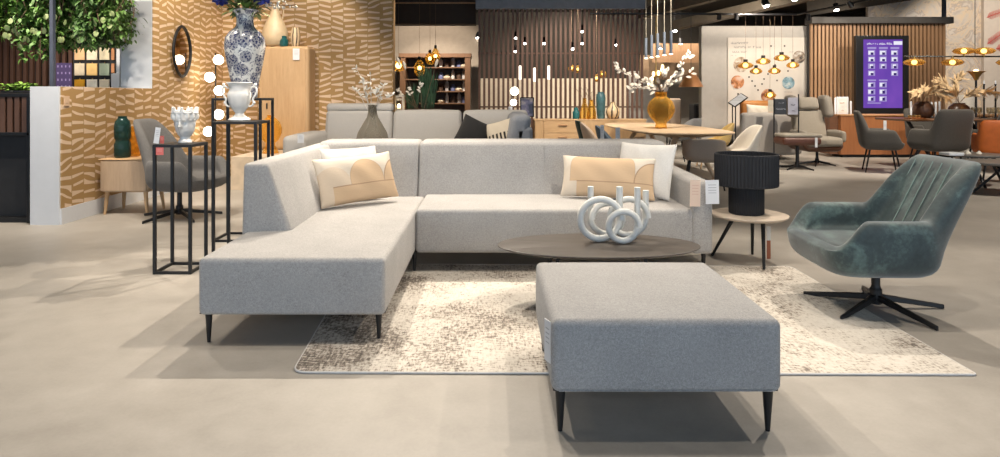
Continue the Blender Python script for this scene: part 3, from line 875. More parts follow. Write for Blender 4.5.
def urn():
    c = Vector((XU(239.5, 5.27), 5.27, z2 + .002))
    r = thing('urn', 'white ceramic urn with two scrolled handles on the middle black plinth', 'urn')
    pf = [(.001, 0), (.085, 0), (.088, .008), (.080, .018), (.055, .03), (.036, .05), (.034, .065), (.045, .075), (.05, .085), (.070, .11), (.083, .15), (.090, .19), (.092, .215), (.086, .23), (.078, .245), (.080, .27), (.092, .295), (.102, .305), (.100, .31), (.088, .306), (.07, .27), (.001, .25)]
    MB().lathe(pf, c, 48, lambda a, z: 1 + (.02 * math.cos(12 * a) if .09 < z < .23 else 0)).build('body', M_ceram, r)
    for s in (-1, 1):
        pts = []
        for k in range(25):
            t = k / 24
            ang = PI * (1.15 - 1.5 * t)
            pts.append(c + Vector((s * (.10 + .047 * math.sin(PI * t) + .01), 0, .125 + .165 * t + .0)))
        pts = [c + Vector((s * x, 0, z)) for x, z in ((.070, .115), (.095, .112), (.118, .135), (.112, .16), (.105, .175), (.120, .19), (.140, .22), (.142, .255), (.125, .28), (.10, .275), (.092, .255))]
        MB().tube(pts, [.007, .009, .010, .009, .009, .009, .010, .010, .010, .009, .007], 10).build('handle', M_ceram, r, sub=1)
        m = MB().ball(c + Vector((s * .128, 0, .29)), .013, 10).ball(c + Vector((s * .118, 0, .145)), .012, 10)
        m.build('scroll', M_ceram, r)
    rebase(r, c)
urn()
def blue_vase():
    c = Vector((XU(245, 5.87), 5.87, z3 + .002))
    r = thing('floor_vase', 'tall blue and white porcelain vase on the tallest black plinth', 'vase')
    k = 5.87 / F
    pf = [(.001, 0), (11.5, 0), (12, 1), (12, 6), (13.5, 18), (17, 38), (19.2, 52), (19.5, 60), (18.5, 67), (15, 73), (10.5, 77), (8.6, 80), (8.0, 85), (8.2, 90), (9.5, 94), (12.5, 96.5), (13, 97.5), (12, 98), (9, 95), (7, 88), (.001, 84)]
    sc = (ZV(10, 5.87) - c.z) / 98
    MB().lathe([(a * k if a > .01 else .001, z * sc) for a, z in pf], c, 64).build('body', M_porc, r)
    MB().tube(circ(c + Vector((0, 0, 97.4 * sc)), 12.7 * k, 48, 'z'), .006, 8, closed=True).build('rim', M_white, r)
    rebase(r, c)
    # bouquet
    b = thing('bouquet', 'bunch of blue hydrangeas and green leaves in the tall porcelain vase', 'flowers')
    top = c + Vector((0, 0, 96 * sc))
    rnd = random.Random(3)
    blue = paint('blue petals', (.035, .05, .30), .7, 0, .3)
    for (dx, dy, dz, s) in ((-.19, -.06, .135, .07), (-.08, -.05, .25, .09), (.17, -.07, .135, .07), (.05, .04, .26, .09), (-.22, .03, .23, .08), (.21, .02, .24, .08), (.0, -.10, .31, .09)):
        m = MB(); q = top + Vector((dx, dy, dz))
        for i in range(130):
            d = Vector((rnd.gauss(0, 1), rnd.gauss(0, 1), rnd.gauss(0, 1))).normalized()
            m.leaf(q + d * s * .82, d + Vector((rnd.uniform(-1, 1), rnd.uniform(-1, 1), rnd.uniform(-1, 1))) * .9, d, .04, .034, .2)
        m.ball(q, s * .8, 12)
        m.build('flower_head', blue, b, smooth=False)
        MB().tube([top + Vector((dx * .2, dy * .2, -.1)), q], .005, 6).build('stem', M_green, b)
    for nm, mt, cnt, seed in (('leaves', M_green, 90, 1), ('pale_leaves', M_green3, 80, 2)):
        m = MB(); rr = random.Random(seed)
        for i in range(cnt):
            a = rr.uniform(0, 2 * PI); rad = rr.uniform(.02, .14)
            p = top + Vector((rad * math.cos(a), rad * math.sin(a), rr.uniform(-.02, .12)))
            m.leaf(p, (math.cos(a) * .8, math.sin(a) * .8, rr.uniform(.0, 1.0)), (0, 0, 1), rr.uniform(.07, .13), rr.uniform(.025, .05), .5)
        m.build(nm, mt, b)
    m = MB()
    for pts in (((.05, 0, 0), (.2, -.02, .06), (.36, -.03, .05), (.47, -.03, .06)), ((.05, 0, .03), (.22, 0, .12), (.42, 0, .10)), ((-.05, 0, .03), (-.16, 0, .12), (-.25, 0, .2))):
        m.tube([top + Vector(p) for p in pts], [.004] * len(pts), 6)
    m.build('twig', M_twig, b)
    m = MB(); rr = random.Random(8)
    for i in range(26):
        t = rr.random(); p = top + Vector((.2 + .28 * t, rr.uniform(-.05, .03), .05 + rr.uniform(-.02, .05)))
        m.ball(p, rr.uniform(.007, .014), 6)
    m.build('blossom', M_blossom, b)
    rebase(b, top - Vector((0, 0, .10)))
blue_vase()
card('price_tag', 'white price tag on the backrest side near the head vase', 'price tag', 154.5, 127.5, 159.8, 143.5, 4.66, M_tagw, rz=8)
card('price_tag', 'red tag hanging below the top of the lowest plinth', 'price tag', 156, 147.5, 163.5, 155, 4.655, M_tagr)
card('price_tag', 'small red tag standing on the plinth beside the white tag', 'price tag', 160, 136, 164, 143.5, 4.70, M_tagr)
# ================================================================== LEFT BACKGROUND
# small oak cabinet against the papered wall
cb = thing('bedside_cabinet', 'small washed-oak cabinet on splayed legs against the papered wall', 'cabinet')
bx0, bx1, by0, by1, bz0, bz1 = -4.20, XU(150, 7.0), 6.98, 7.42, ZV(192.5, 7.0), ZV(159.8, 7.0)
MB().soft((bx0, by0, bz0), (bx1, by1, bz1), .045, seg=4).build('carcass', M_oakd, cb)
MB().box((bx0 - .004, by0 - .012, bz1 - .004), (bx1 + .004, by1, bz1 + .012)).build('cabinet_top', M_oakx, cb, .006)
MB().box((bx0 + .02, by0 - .008, bz0 + .02), (bx1 - .03, by0 + .01, bz1 - .012)).build('door', M_oakd, cb, .003)
for x, y, dx, dy in ((bx0 + .06, by0 + .06, -.02, -.02), (bx1 - .07, by0 + .06, .03, -.02), (bx0 + .06, by1 - .06, -.02, .02), (bx1 - .07, by1 - .06, .03, .02)):
    MB().tube([(x + dx, y + dy, 0), (x, y, bz0 + .03)], [.014, .024], 12).build('leg', M_oak, cb)
rebase(cb, ((bx0 + bx1) / 2, 7.2, 0))
ct_z = bz1 + .014
def lathe_thing(name, label, cat, u, Y, z0, prof, mat, group=None, seg=40, mod=None, kpx=None, lift=.001):
    """profile given as (radius, height) in metres, or in photo pixels at depth Y when kpx is set"""
    k = (Y / F) if kpx else 1
    m = MB().lathe([(max(r * k, .0008), z * k) for r, z in prof], (0, 0, 0), seg, mod)
    o = m.build(name, mat)
    tag(o, label, cat, group); o.location = (XU(u, Y), Y, z0 + lift); return o
lathe_thing('glass_vase', 'dark teal glass vase standing on the small oak cabinet', 'vase', 122.5, 7.13, ct_z,
            [(0, 0), (6.5, 0), (7.5, 1.5), (7.6, 13), (6.2, 17), (7.6, 20), (7.6, 31), (6.6, 36), (4.5, 38.5), (3.8, 40.5), (4.6, 41), (3.2, 40), (0, 37)], M_teal, kpx=1)
lathe_thing('glass_vase', 'amber glass vase half hidden by the grey swivel chair', 'vase', 134.5, 7.25, ct_z,
            [(0, 0), (5, 0), (5.5, 1), (5.5, 28), (5, 30), (4.6, 30), (4.8, 2), (0, 1.5)], M_amber, kpx=1)
# switch plate on the low wall
o = MB().box((WX + .012, 6.50, 1.18), (WX + .022, 6.58, 1.28)).box((WX + .022, 6.525, 1.205), (WX + .026, 6.555, 1.255)).build('switch_plate', paint('blush plastic', (.60, .42, .28), .5), None, .003)
tag(o, 'small square switch plate high on the near end of the papered low wall', 'switch'); rebase(o, (WX + .012, 6.54, 1.23))
# dark counter with slatted front on the far left
bc = thing('bar_counter', 'black counter with a brown slatted upper front at the left edge', 'counter')
k0, k1, ky = XU(-60, 6.55), XU(29.3, 6.55), 6.55
MB().box((k0, ky + .12, .04), (k1, 7.3, 1.2)).build('body', M_dark, bc, .004)
MB().box((k0, ky, .88), (k1, 7.3, .915)).build('lower_frame', M_black, bc, .004)
MB().box((k0, ky, 1.27), (k1, 7.3, 1.31)).build('counter_top', M_black, bc, .004)
MB().box((k1 - .03, ky, .0), (k1, ky + .15, 1.27)).build('end_post', M_black, bc, .003)
MB().box((k0, ky + .02, 0), (k1 - .03, ky + .14, .05)).build('kick_rail', M_black, bc, .003)
x = k1 - .06; me = None
while x > k0:
    if me is None:
        o = MB().box((-.024, 0, .915), (.024, .06, 1.27)).build('slat', M_walnut, bc, smooth=False); me = o.data
    else:
        o = bpy.data.objects.new('slat', me); col.objects.link(o); o.parent = bc
    o.location = (x, ky + .01, 0); x -= .073
rebase(bc, ((k0 + k1) / 2, 6.9, 0))
# foliage helpers
def leafy(name, mat, parent, spots, L, W, seed, bend=.4, droop=-.3, solid=None):
    m = MB(); rr = random.Random(seed)
    for p in spots:
        a = rr.uniform(0, 2 * PI); k = rr.uniform(.7, 1.3)
        m.leaf(p, (math.cos(a), math.sin(a), droop + rr.uniform(-.6, .6)), (rr.uniform(-.3, .3), rr.uniform(-.3, .3), 1), L * k, W * k, bend)
    return m.build(name, mat, parent)
tp = thing('potted_plant', 'low bright green plant on top of the black slatted counter', 'plant')
rr = random.Random(4)
cc = Vector((XU(17, 6.7), 6.75, 1.312))
MB().box((cc.x - .16, cc.y - .07, 1.312), (cc.x + .16, cc.y + .07, 1.335)).build('tray', M_dark, tp, .004)
leafy('foliage', M_green2, tp, [cc + Vector((rr.uniform(-.15, .14), rr.uniform(-.06, .06), rr.uniform(.02, .085))) for _ in range(220)], .055, .028, 5, droop=.5)
rebase(tp, cc)
# hanging planter frame with separate plants
HY0, HY1 = 7.2, 7.95
hx1 = XU(131, HY1)
fr = thing('hanging_planter', 'black planter frame hung from the ceiling over the low wall', 'planter')
zf_ = 2.62
for y in (HY0, HY1):
    MB().box((-7.2, y - .02, zf_), (hx1, y + .02, zf_ + .06)).build('rail', M_black, fr, smooth=False)
MB().box((hx1 - .04, HY0, zf_), (hx1, HY1, zf_ + .06)).build('rail', M_black, fr, smooth=False)
MB().box((-7.2, HY0, zf_ + .0), (hx1 - .02, HY1, zf_ + .02)).build('mesh_tray', M_dark, fr, smooth=False)
for x in (-6.8, -5.6, hx1 - .02): MB().box((x - .015, 7.55, zf_ + .06), (x + .015, 7.58, CZ)).build('hanger', M_black, fr, smooth=False)
MB().box((hx1 - .30, HY1 - .02, ZV(43, HY1)), (hx1, HY1, ZV(41.5, HY1))).build('lower_rail', M_black, fr, smooth=False)
MB().box((hx1 - .012, HY1 - .02, ZV(43, HY1)), (hx1, HY1, zf_)).build('side_rail', M_black, fr, smooth=False)
rebase(fr, (-5.8, 7.57, zf_))
def hanging(label, u0, u1, vbot, mat, L, W, n, seed, strands=14, gleam=None):
    r = thing('hanging_plant', label, 'plant', 'plants trailing from the hanging planter')
    rr = random.Random(seed); Yc = 7.4
    x0, x1 = XU(u0, Yc), XU(u1, Yc)
    spots = []; st = MB()
    for s in range(strands):
        x = rr.uniform(x0, x1); y = rr.uniform(HY0, HY1 - .08)
        zb_ = ZV(vbot + rr.uniform(-14, 5), y); top = Vector((x, y, zf_ - .01))
        pts = [top]
        for k in range(1, 6):
            pts.append(Vector((x + rr.uniform(-.05, .05), y + rr.uniform(-.05, .05), zf_ + (zb_ - zf_) * k / 5)))
        st.tube(pts, .004, 5)
        for i in range(int(n * 1.5) // strands):
            t = rr.random() ** .8; q = top + (pts[-1] - top) * t
            spots.append(q + Vector((rr.gauss(0, .045), rr.gauss(0, .045), 0)))
    st.build('stems', M_twig, r)
    leafy('foliage', mat, r, spots, L, W, seed + 1)
    if gleam:
        sp = [Vector((rr.uniform(x0, x1), HY0 - .03 + rr.uniform(0, .1), ZV(rr.uniform(vbot - 30, vbot - 5), HY0))) for _ in range(gleam)]
        m = MB()
        for q in sp: m.lathe([(.001, 0), (.024, .002), (.03, 0), (.024, -.003), (.001, -.004)], (0, 0, 0), 12, sx=.9,
                              M=Matrix.Translation(q) @ Matrix.Rotation(R(90 + rr.uniform(-25, 25)), 4, 'X') @ Matrix.Rotation(rr.uniform(-.5, .5), 4, 'Y') @ Matrix.Diagonal((1, 1.2, 1, 1)))
        m.build('round_leaves', M_green3, r)
    return rebase(r, ((x0 + x1) / 2, 7.55, zf_))
hanging('bright green feathery hanging plant at the top left corner', -14, 16, 33, M_green2, .10, .016, 900, 11, 22)
hanging('hanging plant with small olive leaves left of the black post', 14, 30, 44, paint('mid green leaf', (.08, .17, .04), .6, 0, .25), .06, .03, 520, 21, 13, 6)
hanging('trailing plant with round pale leaves just left of the black post', 29, 52, 56, M_green, .07, .035, 760, 31, 16, 9)
hanging('trailing plant with round pale leaves just right of the black post', 53, 82, 45, M_green, .07, .032, 800, 41, 18, 11)
hanging('dense dark hanging plant above the colour swatches', 80, 106, 46, paint('deep green leaf', (.055, .125, .025), .6, 0, .25), .07, .035, 900, 51, 20, 8)
hanging('dark trailing plant at the right end of the hanging planter', 102, 127, 41, paint('moss green leaf', (.08, .16, .03), .6, 0, .25), .065, .028, 800, 61, 18, 3)
o = MB().box((XU(50.5, 7.12), 7.10, 0), (XU(54, 7.12), 7.15, CZ)).build('support_post', paint('blue grey steel post', (.06, .07, .10), .5), None, .003)
tag(o, 'thin dark steel post standing behind the low wall among the plants', 'post'); rebase(o, (XU(52, 7.12), 7.12, 0))
# colour swatch display
sd = thing('swatch_display', 'black swatch board with rows of coloured fabric squares behind the low wall', 'display')
Y = 9.4
MB().box((XU(73, Y), Y, .3), (XU(117, Y), Y + .05, ZV(44.5, Y))).build('board', M_dark, sd, .004)
MB().box((XU(73, Y), Y, 0), (XU(117, Y), Y + .25, .3)).build('plinth', M_dark, sd, .004)
cols = [[(.72, .46, .24), (.82, .70, .52), (.80, .70, .48)], [(.72, .60, .43), (.80, .52, .20), (.30, .36, .27)], [(.80, .38, .02), (.84, .78, .66), (.68, .60, .46)], [(.5, .3, .15), (.7, .6, .5), (.3, .3, .3)]]
for r_, (va, vb) in enumerate(((48, 60), (63.5, 75.5), (79.5, 91), (95, 107))):
    for c_, (ua, ub) in enumerate(((75.2, 85.2), (87.3, 97.8), (100, 110))):
        f = MB().box((XU(ua, Y), Y - .02, ZV(vb, Y)), (XU(ub, Y), Y - .001, ZV(va, Y))).build('swatch', paint('swatch cloth', cols[r_][c_], .85), sd, .003)
        MB().tube([(XU((ua+ub)/2, Y), Y - .008, ZV(va - 1.4, Y)), (XU((ua+ub)/2, Y), Y - .004, ZV(va + .5, Y))], .006, 6).build('hook', M_gold, f)
for va, vb in ((48, 60), (63.5, 73)):
    MB().box((XU(112, Y), Y - .02, ZV(vb, Y)), (XU(115, Y), Y - .001, ZV(va, Y))).build('strip_sample', paint('terracotta strip', (.48, .22, .10), .8), sd, .002)
rebase(sd, (XU(95, Y), Y + .1, 0))
o = thing('leaflet_box', 'white leaflet box beside the colour swatch board', 'box')
MB().box((XU(111, 9.2), 9.2, 0), (XU(119.5, 9.2), 9.3, ZV(73.5, 9.2))).build('body', M_white, o, .004)
MB().box((XU(115.5, 9.2), 9.22, ZV(73.5, 9.2)), (XU(119, 9.2), 9.26, ZV(41, 9.2))).build('back_panel', M_white, o, .003)
rebase(o, (XU(115, 9.2), 9.25, 0))
pz = thing('poster_stand', 'purple dotted poster stand left of the colour swatches', 'poster')
Y = 9.7
t_ = NT('purple print'); ov = t_.xyz(t_.coord('Generated'))
fx = t_.m_('ABSOLUTE', t_.m_('SUBTRACT', t_.m_('FRACT', t_.m_('MULTIPLY', ov[0], 4.0)), .5)); fz = t_.m_('ABSOLUTE', t_.m_('SUBTRACT', t_.m_('FRACT', t_.m_('MULTIPLY', ov[2], 7.0)), .5))
M_purp = t_.bsdf(t_.mix(t_.m_('LESS_THAN', t_.m_('MAXIMUM', fx, fz), .16), (.075, .05, .14), (.35, .28, .50)), .5)
MB().box((XU(56, Y), Y, ZV(110, Y)), (XU(71.5, Y), Y + .02, ZV(63, Y))).build('poster', M_purp, pz, .002)
MB().box((XU(57, Y), Y + .02, 0), (XU(58, Y), Y + .04, ZV(64, Y))).box((XU(69.5, Y), Y + .02, 0), (XU(70.5, Y), Y + .04, ZV(64, Y))).build('stand', M_black, pz)
rebase(pz, (XU(64, Y), Y, 0))
# mirror
mr = thing('wall_mirror', 'oval black-rimmed mirror on the papered left wall', 'mirror')
ym, zm, ry, rz_ = 8.93, ZV(51.5, 8.93), .25, .345
prf = [Vector((WX + .05, ym + ry * math.copysign(abs(math.cos(2*PI*k/64)) ** 1.25, math.cos(2*PI*k/64)), zm + rz_ * math.sin(2*PI*k/64))) for k in range(64)]
MB().tube(prf, .02, 8, closed=True).build('rim', M_black, mr)
m = MB(); m.lathe([(.001, 0), (1, 0), (1, .03), (.001, .03)], (0, 0, 0), 64, M=Matrix.Translation((WX + .018, ym, zm)) @ Matrix.Rotation(R(90), 4, 'Y') @ Matrix.Diagonal((rz_, ry, 1, 1)))
t_ = NT('mirror silver'); m.build('mirror_glass', t_.bsdf((.8, .72, .62), .03, 1.0), mr, angle=30)
rebase(mr, (WX + .015, ym, zm))
# globe lamp
gl = thing('floor_lamp', 'black floor lamp with five lit white globes in front of the papered corner', 'lamp')
GY = 9.5; gx = XU(215.6, GY)
MB().lathe([(.001, 0), (.15, 0), (.15, .02), (.02, .025), (.001, .025)], (gx, GY, 0), 32).build('lamp_base', M_black, gl, angle=30)
MB().tube([(gx, GY, .02), (gx, GY, ZV(53, GY))], .010, 8).build('pole', M_black, gl)
globes = [(218.4, 59.8), (209.7, 77.2), (219.2, 90.6), (218.7, 114.5), (208.5, 131.5)]
for u, v in globes:
    c = AT(u, v, GY - .06)
    MB().ball(c, .072, 24).build('globe', M_globe, gl)
    MB().tube([(gx, GY, c.z), (c.x, GY - .06, c.z)], .008, 6).build('arm', M_black, gl)
rebase(gl, (gx, GY, 0))
# tall oak cabinet on the podium
PZ = .448
tc = thing('tall_cabinet', 'tall pale oak cabinet with rounded corners against the papered back wall', 'cabinet')
Y = 9.95; x0, x1, zt_ = XU(258.5, Y), XU(309, Y), ZV(46.3, Y)
MB().soft((x0, Y, PZ + .001), (x1, 10.35, zt_), .05, seg=4).build('carcass', M_oak, tc)
xm = (x0 + x1) / 2
d = MB().box((x0 + .02, Y - .008, PZ + .05), (x1 - .05, Y + .01, zt_ - .03)).build('door', M_oak, tc, .003)
MB().box((XU(266.6, Y), Y - .022, ZV(109, Y)), (XU(267.8, Y), Y - .008, ZV(103, Y))).build('handle', M_black, d, .003)
MB().box((x0, Y + .05, zt_ - .004), (x1 - .03, 10.33, zt_ + .004)).build('cabinet_top', M_oakx, tc, .002)
rebase(tc, (xm, 10.15, PZ))
card('price_tag', 'white price card on the upper right of the tall oak cabinet', 'price tag', 292.8, 48.5, 299.5, 60, 9.93, M_tagw)
jug = lathe_thing('jug', 'large beige bottle-shaped jug with a handle on the tall cabinet', 'jug', 275, 10.12, zt_ + .004,
    [(0, 0), (9, 0), (11.5, 2), (13, 9), (12.2, 16), (9, 24), (5.5, 31), (4, 36), (3.6, 41), (4.6, 42), (3.4, 41.4), (0, 38)], paint('beige stoneware', (.56, .43, .27), .5, 0, .05), kpx=1)
k = 10.12 / F
MB().tube([(3.6*k, 0, 40*k), (7*k, 0, 40.5*k), (8.5*k, 0, 37*k), (8.2*k, 0, 30*k), (7*k, 0, 27*k)], .012, 8).build('handle', paint('beige stoneware handle', (.50, .37, .23), .5), jug)
lathe_thing('lidded_jar', 'small ribbed teal jar on the tall oak cabinet', 'jar', 284, 10.02, zt_ + .004, [(0, 0), (3.6, 0), (4.3, 2), (4.3, 6.5), (3, 7.6), (2.6, 8), (2.6, 10), (1.2, 10.6), (0, 10.7)], paint('teal glaze', (.01, .085, .085), .25), kpx=1, mod=lambda a, z: 1 + .04 * math.cos(12 * a))
lathe_thing('striped_vase', 'narrow dark-striped cream vase on the tall oak cabinet', 'vase', 295.5, 10.1, zt_ + .004, [(0, 0), (3.3, 0), (4.6, 6), (4.8, 11), (4, 16), (3.3, 19), (2.8, 18.5), (0, 16)], M_stripe, kpx=1)
lathe_thing('glass_vase', 'round amber glass vase on a foot, seen through the plinth legs', 'vase', 270.5, 9.4, PZ, [(0, 0), (8, 0), (7, 3), (4.5, 8), (4.5, 10), (8, 13.5), (10.8, 20), (11, 25), (9, 31), (5, 35), (3.5, 36), (3.5, 38), (3, 37), (4.5, 34), (0, 33)], M_amber, kpx=1.0)

# ================================================================== THE SECOND SOFA
s2 = thing('high_back_sofa', 'off-white high-backed sofa standing behind the grey corner sofa', 'sofa')
SB = 8.2; M_s2 = fabric('off white sofa fabric', (.53, .50, .46), 1, .05)
def lean2(p):
    if p.z > .5: p.y += .12 * (p.z - .5) / .6
    return p
zt2 = ZV(110.5, SB)
MB().soft((XU(318, 7.6), 7.25, .12), (XU(505, 7.6), 8.4, .44), .05).build('seat', M_s2, s2)
for (ua, ub) in ((325, 391.5), (393, 461), (463, 528)):
    MB().soft((XU(ua, SB), SB - .08, .35), (XU(ub, SB), SB + .16, zt2), .05, (.01, .02, .01), lean2).build('backrest', M_s2, s2)
MB().soft((XU(325, SB), SB + .0, ZV(112, SB)), (XU(392, SB), SB + .17, ZV(103.5, SB)), .045, (.005, .01, 0), lambda p: Vector((p.x, p.y + .05, p.z))).build('headrest', M_s2, s2)
MB().soft((XU(300, 7.9), 7.2, .12), (XU(322, 7.9), 8.35, ZV(132.5, 7.9)), .06, (.005, 0, .01)).build('armrest', M_s2, s2)
# right-hand return whose blue grey back faces the aisle
rx = XU(522, 7.3)
M_s2b = fabric('blue grey sofa fabric', (.27, .28, .30), 1, .08)
def lean3(p):
    if p.z > .5: p.x += .10 * (p.z - .5) / .6 - .06
    return p
MB().soft((XU(505, 7.6) - .6, 6.9, .12), (rx + .02, 7.3, .44), .05).build('seat', M_s2, s2)
MB().soft((rx - .16, 6.95, .3), (rx + .06, 8.45, ZV(114, 7.3)), .075, (.01, .0, .01), lean3, seg=4).build('side_backrest', M_s2b, s2)
MB().soft((rx - .1, 6.95, .12), (rx + .10, 7.9, ZV(125, 7.3)), .05).build('side_panel', M_s2b, s2)
for x, y in ((-2.1, 7.3), (-2.1, 8.3), (.3, 7.05), (.3, 8.3)): cone_leg(x, y, 0, .13, s2)
rebase(s2, (-.8, 7.8, 0))
cushion('scatter_cushion', 'dark charcoal cushion on the off-white sofa', .38, .36, .19, fabric('charcoal velvet', (.03, .028, .027), 1, .1, .8), (XU(474, 7.6), 7.45, .85), -18, 4, 26)
def stripe_cush():
    t = NT('black and cream stripes'); o = t.xyz()
    c = t.mix(t.m_('MULTIPLY', t.m_('LESS_THAN', t.m_('FRACT', t.m_('MULTIPLY', o[0], 22.0)), .5), t.m_('LESS_THAN', o[2], .0)), (.66, .57, .44), (.03, .026, .022))
    return t.bsdf(c, .9)
cushion('scatter_cushion', 'cream cushion striped black along its lower half on the off-white sofa', .36, .36, .13, stripe_cush(), (XU(501, 7.5), 7.36, .84), -24, -14, -16)
card('price_tag', 'white price card at the left end of the off-white sofa', 'price tag', 297.5, 134, 304, 143, 7.15, M_tagw)
# smoked vase with dry branches behind the grey sofa
Y = 6.65
vz = lathe_thing('floor_vase', 'tall smoked-glass bottle vase behind the grey corner sofa', 'vase', 372.5, Y, 0, [(0, 0), (.10, 0), (.115, .02), (.16, .45), (.175, .72), (.172, .80), (.15, .90), (.10, .99), (.058, 1.06), (.045, 1.11), (.042, 1.175), (.052, 1.19), (.040, 1.185), (.040, 1.10), (0, 1.05)], M_smoke)
br = thing('dried_branch', 'pale dry branches standing in the smoked-glass floor vase', 'branch')
top = Vector((XU(372.5, Y), Y, 1.19)); rr = random.Random(12)
m = MB(); lf = MB()
for (du, dv) in ((-17, -42), (-10, -30), (-2, -34), (6, -20), (13, -27), (20, -14), (-22, -22)):
    e = AT(372.5 + du, 105 + dv + 4, Y - .05); mid = top + (e - top) * .55 + Vector((rr.uniform(-.04, .04), 0, .03))
    m.tube([top - Vector((0, 0, .15)), mid, e], [.003, .0025, .0015], 5)
    for i in range(9):
        q = top + (e - top) * rr.uniform(.3, 1)
        lf.leaf(q, (rr.uniform(-1, 1), rr.uniform(-.3, .3), rr.uniform(-.2, 1)), (0, -1, .2), .05, .018, .2)
m.build('twigs', M_blossom, br); lf.build('leaves', M_blossom, br)
rebase(br, top - Vector((0, 0, .15)))
# ================================================================== MIDDLE BACKGROUND: opening left of the screen
Y = 16.0
sbox('wall_middle', (XU(385, 17), 17, 0), (XU(480, 17), 17.1, ZV(25, 17)), paint('beige display wall', (.42, .345, .27), .8, 0, .03))
dc = thing('display_cabinet', 'tall dark wood display cabinet with glowing shelves beyond the sofas', 'cabinet')
cx0, cx1, ct0 = XU(400, 16), XU(470.5, 16), ZV(53.5, 16)
M_cab = wood('brown cabinet wood', (.20, .10, .05), (.13, .065, .03), 'z', .5)
MB().box((cx0, 15.95, .1), (cx0 + .14, 16.5, ct0)).build('side_panel', M_cab, dc, .005)
MB().box((cx1 - .14, 15.95, .1), (cx1, 16.5, ct0)).build('side_panel', M_cab, dc, .005)
MB().box((cx0 - .02, 15.93, ct0 - .1), (cx1 + .02, 16.52, ct0)).build('cabinet_top', M_cab, dc, .005)
MB().box((cx0, 16.48, .1), (cx1, 16.5, ct0)).build('back_panel', wood('dark cabinet back', (.10, .05, .03), (.06, .03, .02), 'z'), dc, smooth=False)
MB().box((cx0, 15.95, .0), (cx1, 16.5, .1)).build('plinth', M_cab, dc, .005)
shz = [ZV(q, 16) for q in (67, 79, 91, 103)]
for z in shz: MB().box((cx0 + .14, 15.98, z - .03), (cx1 - .14, 16.48, z)).build('shelf', M_cab, dc, .003)
rebase(dc, ((cx0 + cx1) / 2, 16.2, 0))
rr = random.Random(5); n_ = 0
sh_names = ['top', 'second', 'third', 'lowest']
kinds = [('tall white bottle', (.75, .72, .68)), ('blue grey jar', (.16, .18, .32)), ('dark brown jar', (.10, .06, .04)), ('cream bowl', (.62, .52, .38)), ('pale grey vase', (.5, .48, .46))]
mk = [paint(k[0], k[1], .4) for k in kinds]
for si, z in enumerate(shz):
    for ki, u in enumerate((441, 447, 453, 459, 464)):
        kk = (ki * 2 + si) % 5
        h_ = (.24, .17, .2, .10, .28)[kk]; r_ = (.05, .07, .07, .1, .06)[kk]
        lathe_thing('shelf_vase', '%s, %s from the left on the %s shelf of the display cabinet' % (kinds[kk][0], ('first', 'second', 'third', 'fourth', 'fifth')[ki], sh_names[si]), 'vase', u, 16.2, z,
                    [(0, 0), (r_ * .8, 0), (r_, h_ * .4), (r_ * .8, h_ * .7), (r_ * .4, h_ * .85), (r_ * .5, h_), (r_ * .4, h_ * .98), (0, h_ * .8)], mk[kk], 'vases in the display cabinet', 14)
# long planter with tall grass
pl = thing('grass_planter', 'low dark planter of tall dark green blade grass behind the off-white sofa', 'planter')
Y = 11.4
MB().box((XU(402, Y), Y - .15, 0), (XU(441, Y), Y + .2, ZV(109, Y))).build('planter_box', paint('brown planter', (.10, .065, .04), .6), pl, .006)
rr = random.Random(9)
for nm, us, topv, cnt in (('grass_tuft', (407, 418), 84, 60), ('grass_tuft', (421, 434), 66, 95)):
    m = MB()
    for i in range(cnt):
        u = rr.uniform(*us); b = AT(u, 109, Y + rr.uniform(-.1, .12)); tv = topv + rr.uniform(-2, 14)
        t = AT(u + rr.uniform(-5, 5), tv, Y + rr.uniform(-.15, .15))
        d = t - b
        m.leaf(b, d, (0, -1, 0), d.length, .014, rr.uniform(-.10, .14))
    m.build(nm, M_dkgreen, pl)
rebase(pl, (XU(421, Y), Y, 0))
tu = thing('flower_stems', 'white and cream dried stems rising from the grass planter', 'flowers')
m = MB(); f = MB()
for (ub, ut, vt, big) in ((415, 398, 60, 1), (416, 404, 64, 1), (418, 407, 88, 0), (417, 396, 90, 0), (424, 437, 62, 1), (422, 420, 84, 0), (418, 393, 97, 0)):
    b = AT(ub, 109, 11.2); e = AT(ut, vt, 11.2)
    m.tube([b, b + (e - b) * .5 + Vector((0, 0, .04)), e], .004, 5)
    d = (e - b).normalized()
    if big: f.tube([e - d * .10, e, e + d * .05], [.012, .03, .012], 8)
    else:
        for q in range(6): f.leaf(e - d * .03 * q, (rr.uniform(-1, 1), -.2, rr.uniform(-.3, 1)), (0, -1, .3), .07, .035, .3)
m.build('stems', M_twig, tu); f.build('blossom', M_blossom, tu)
rebase(tu, AT(418, 109, 11.2))
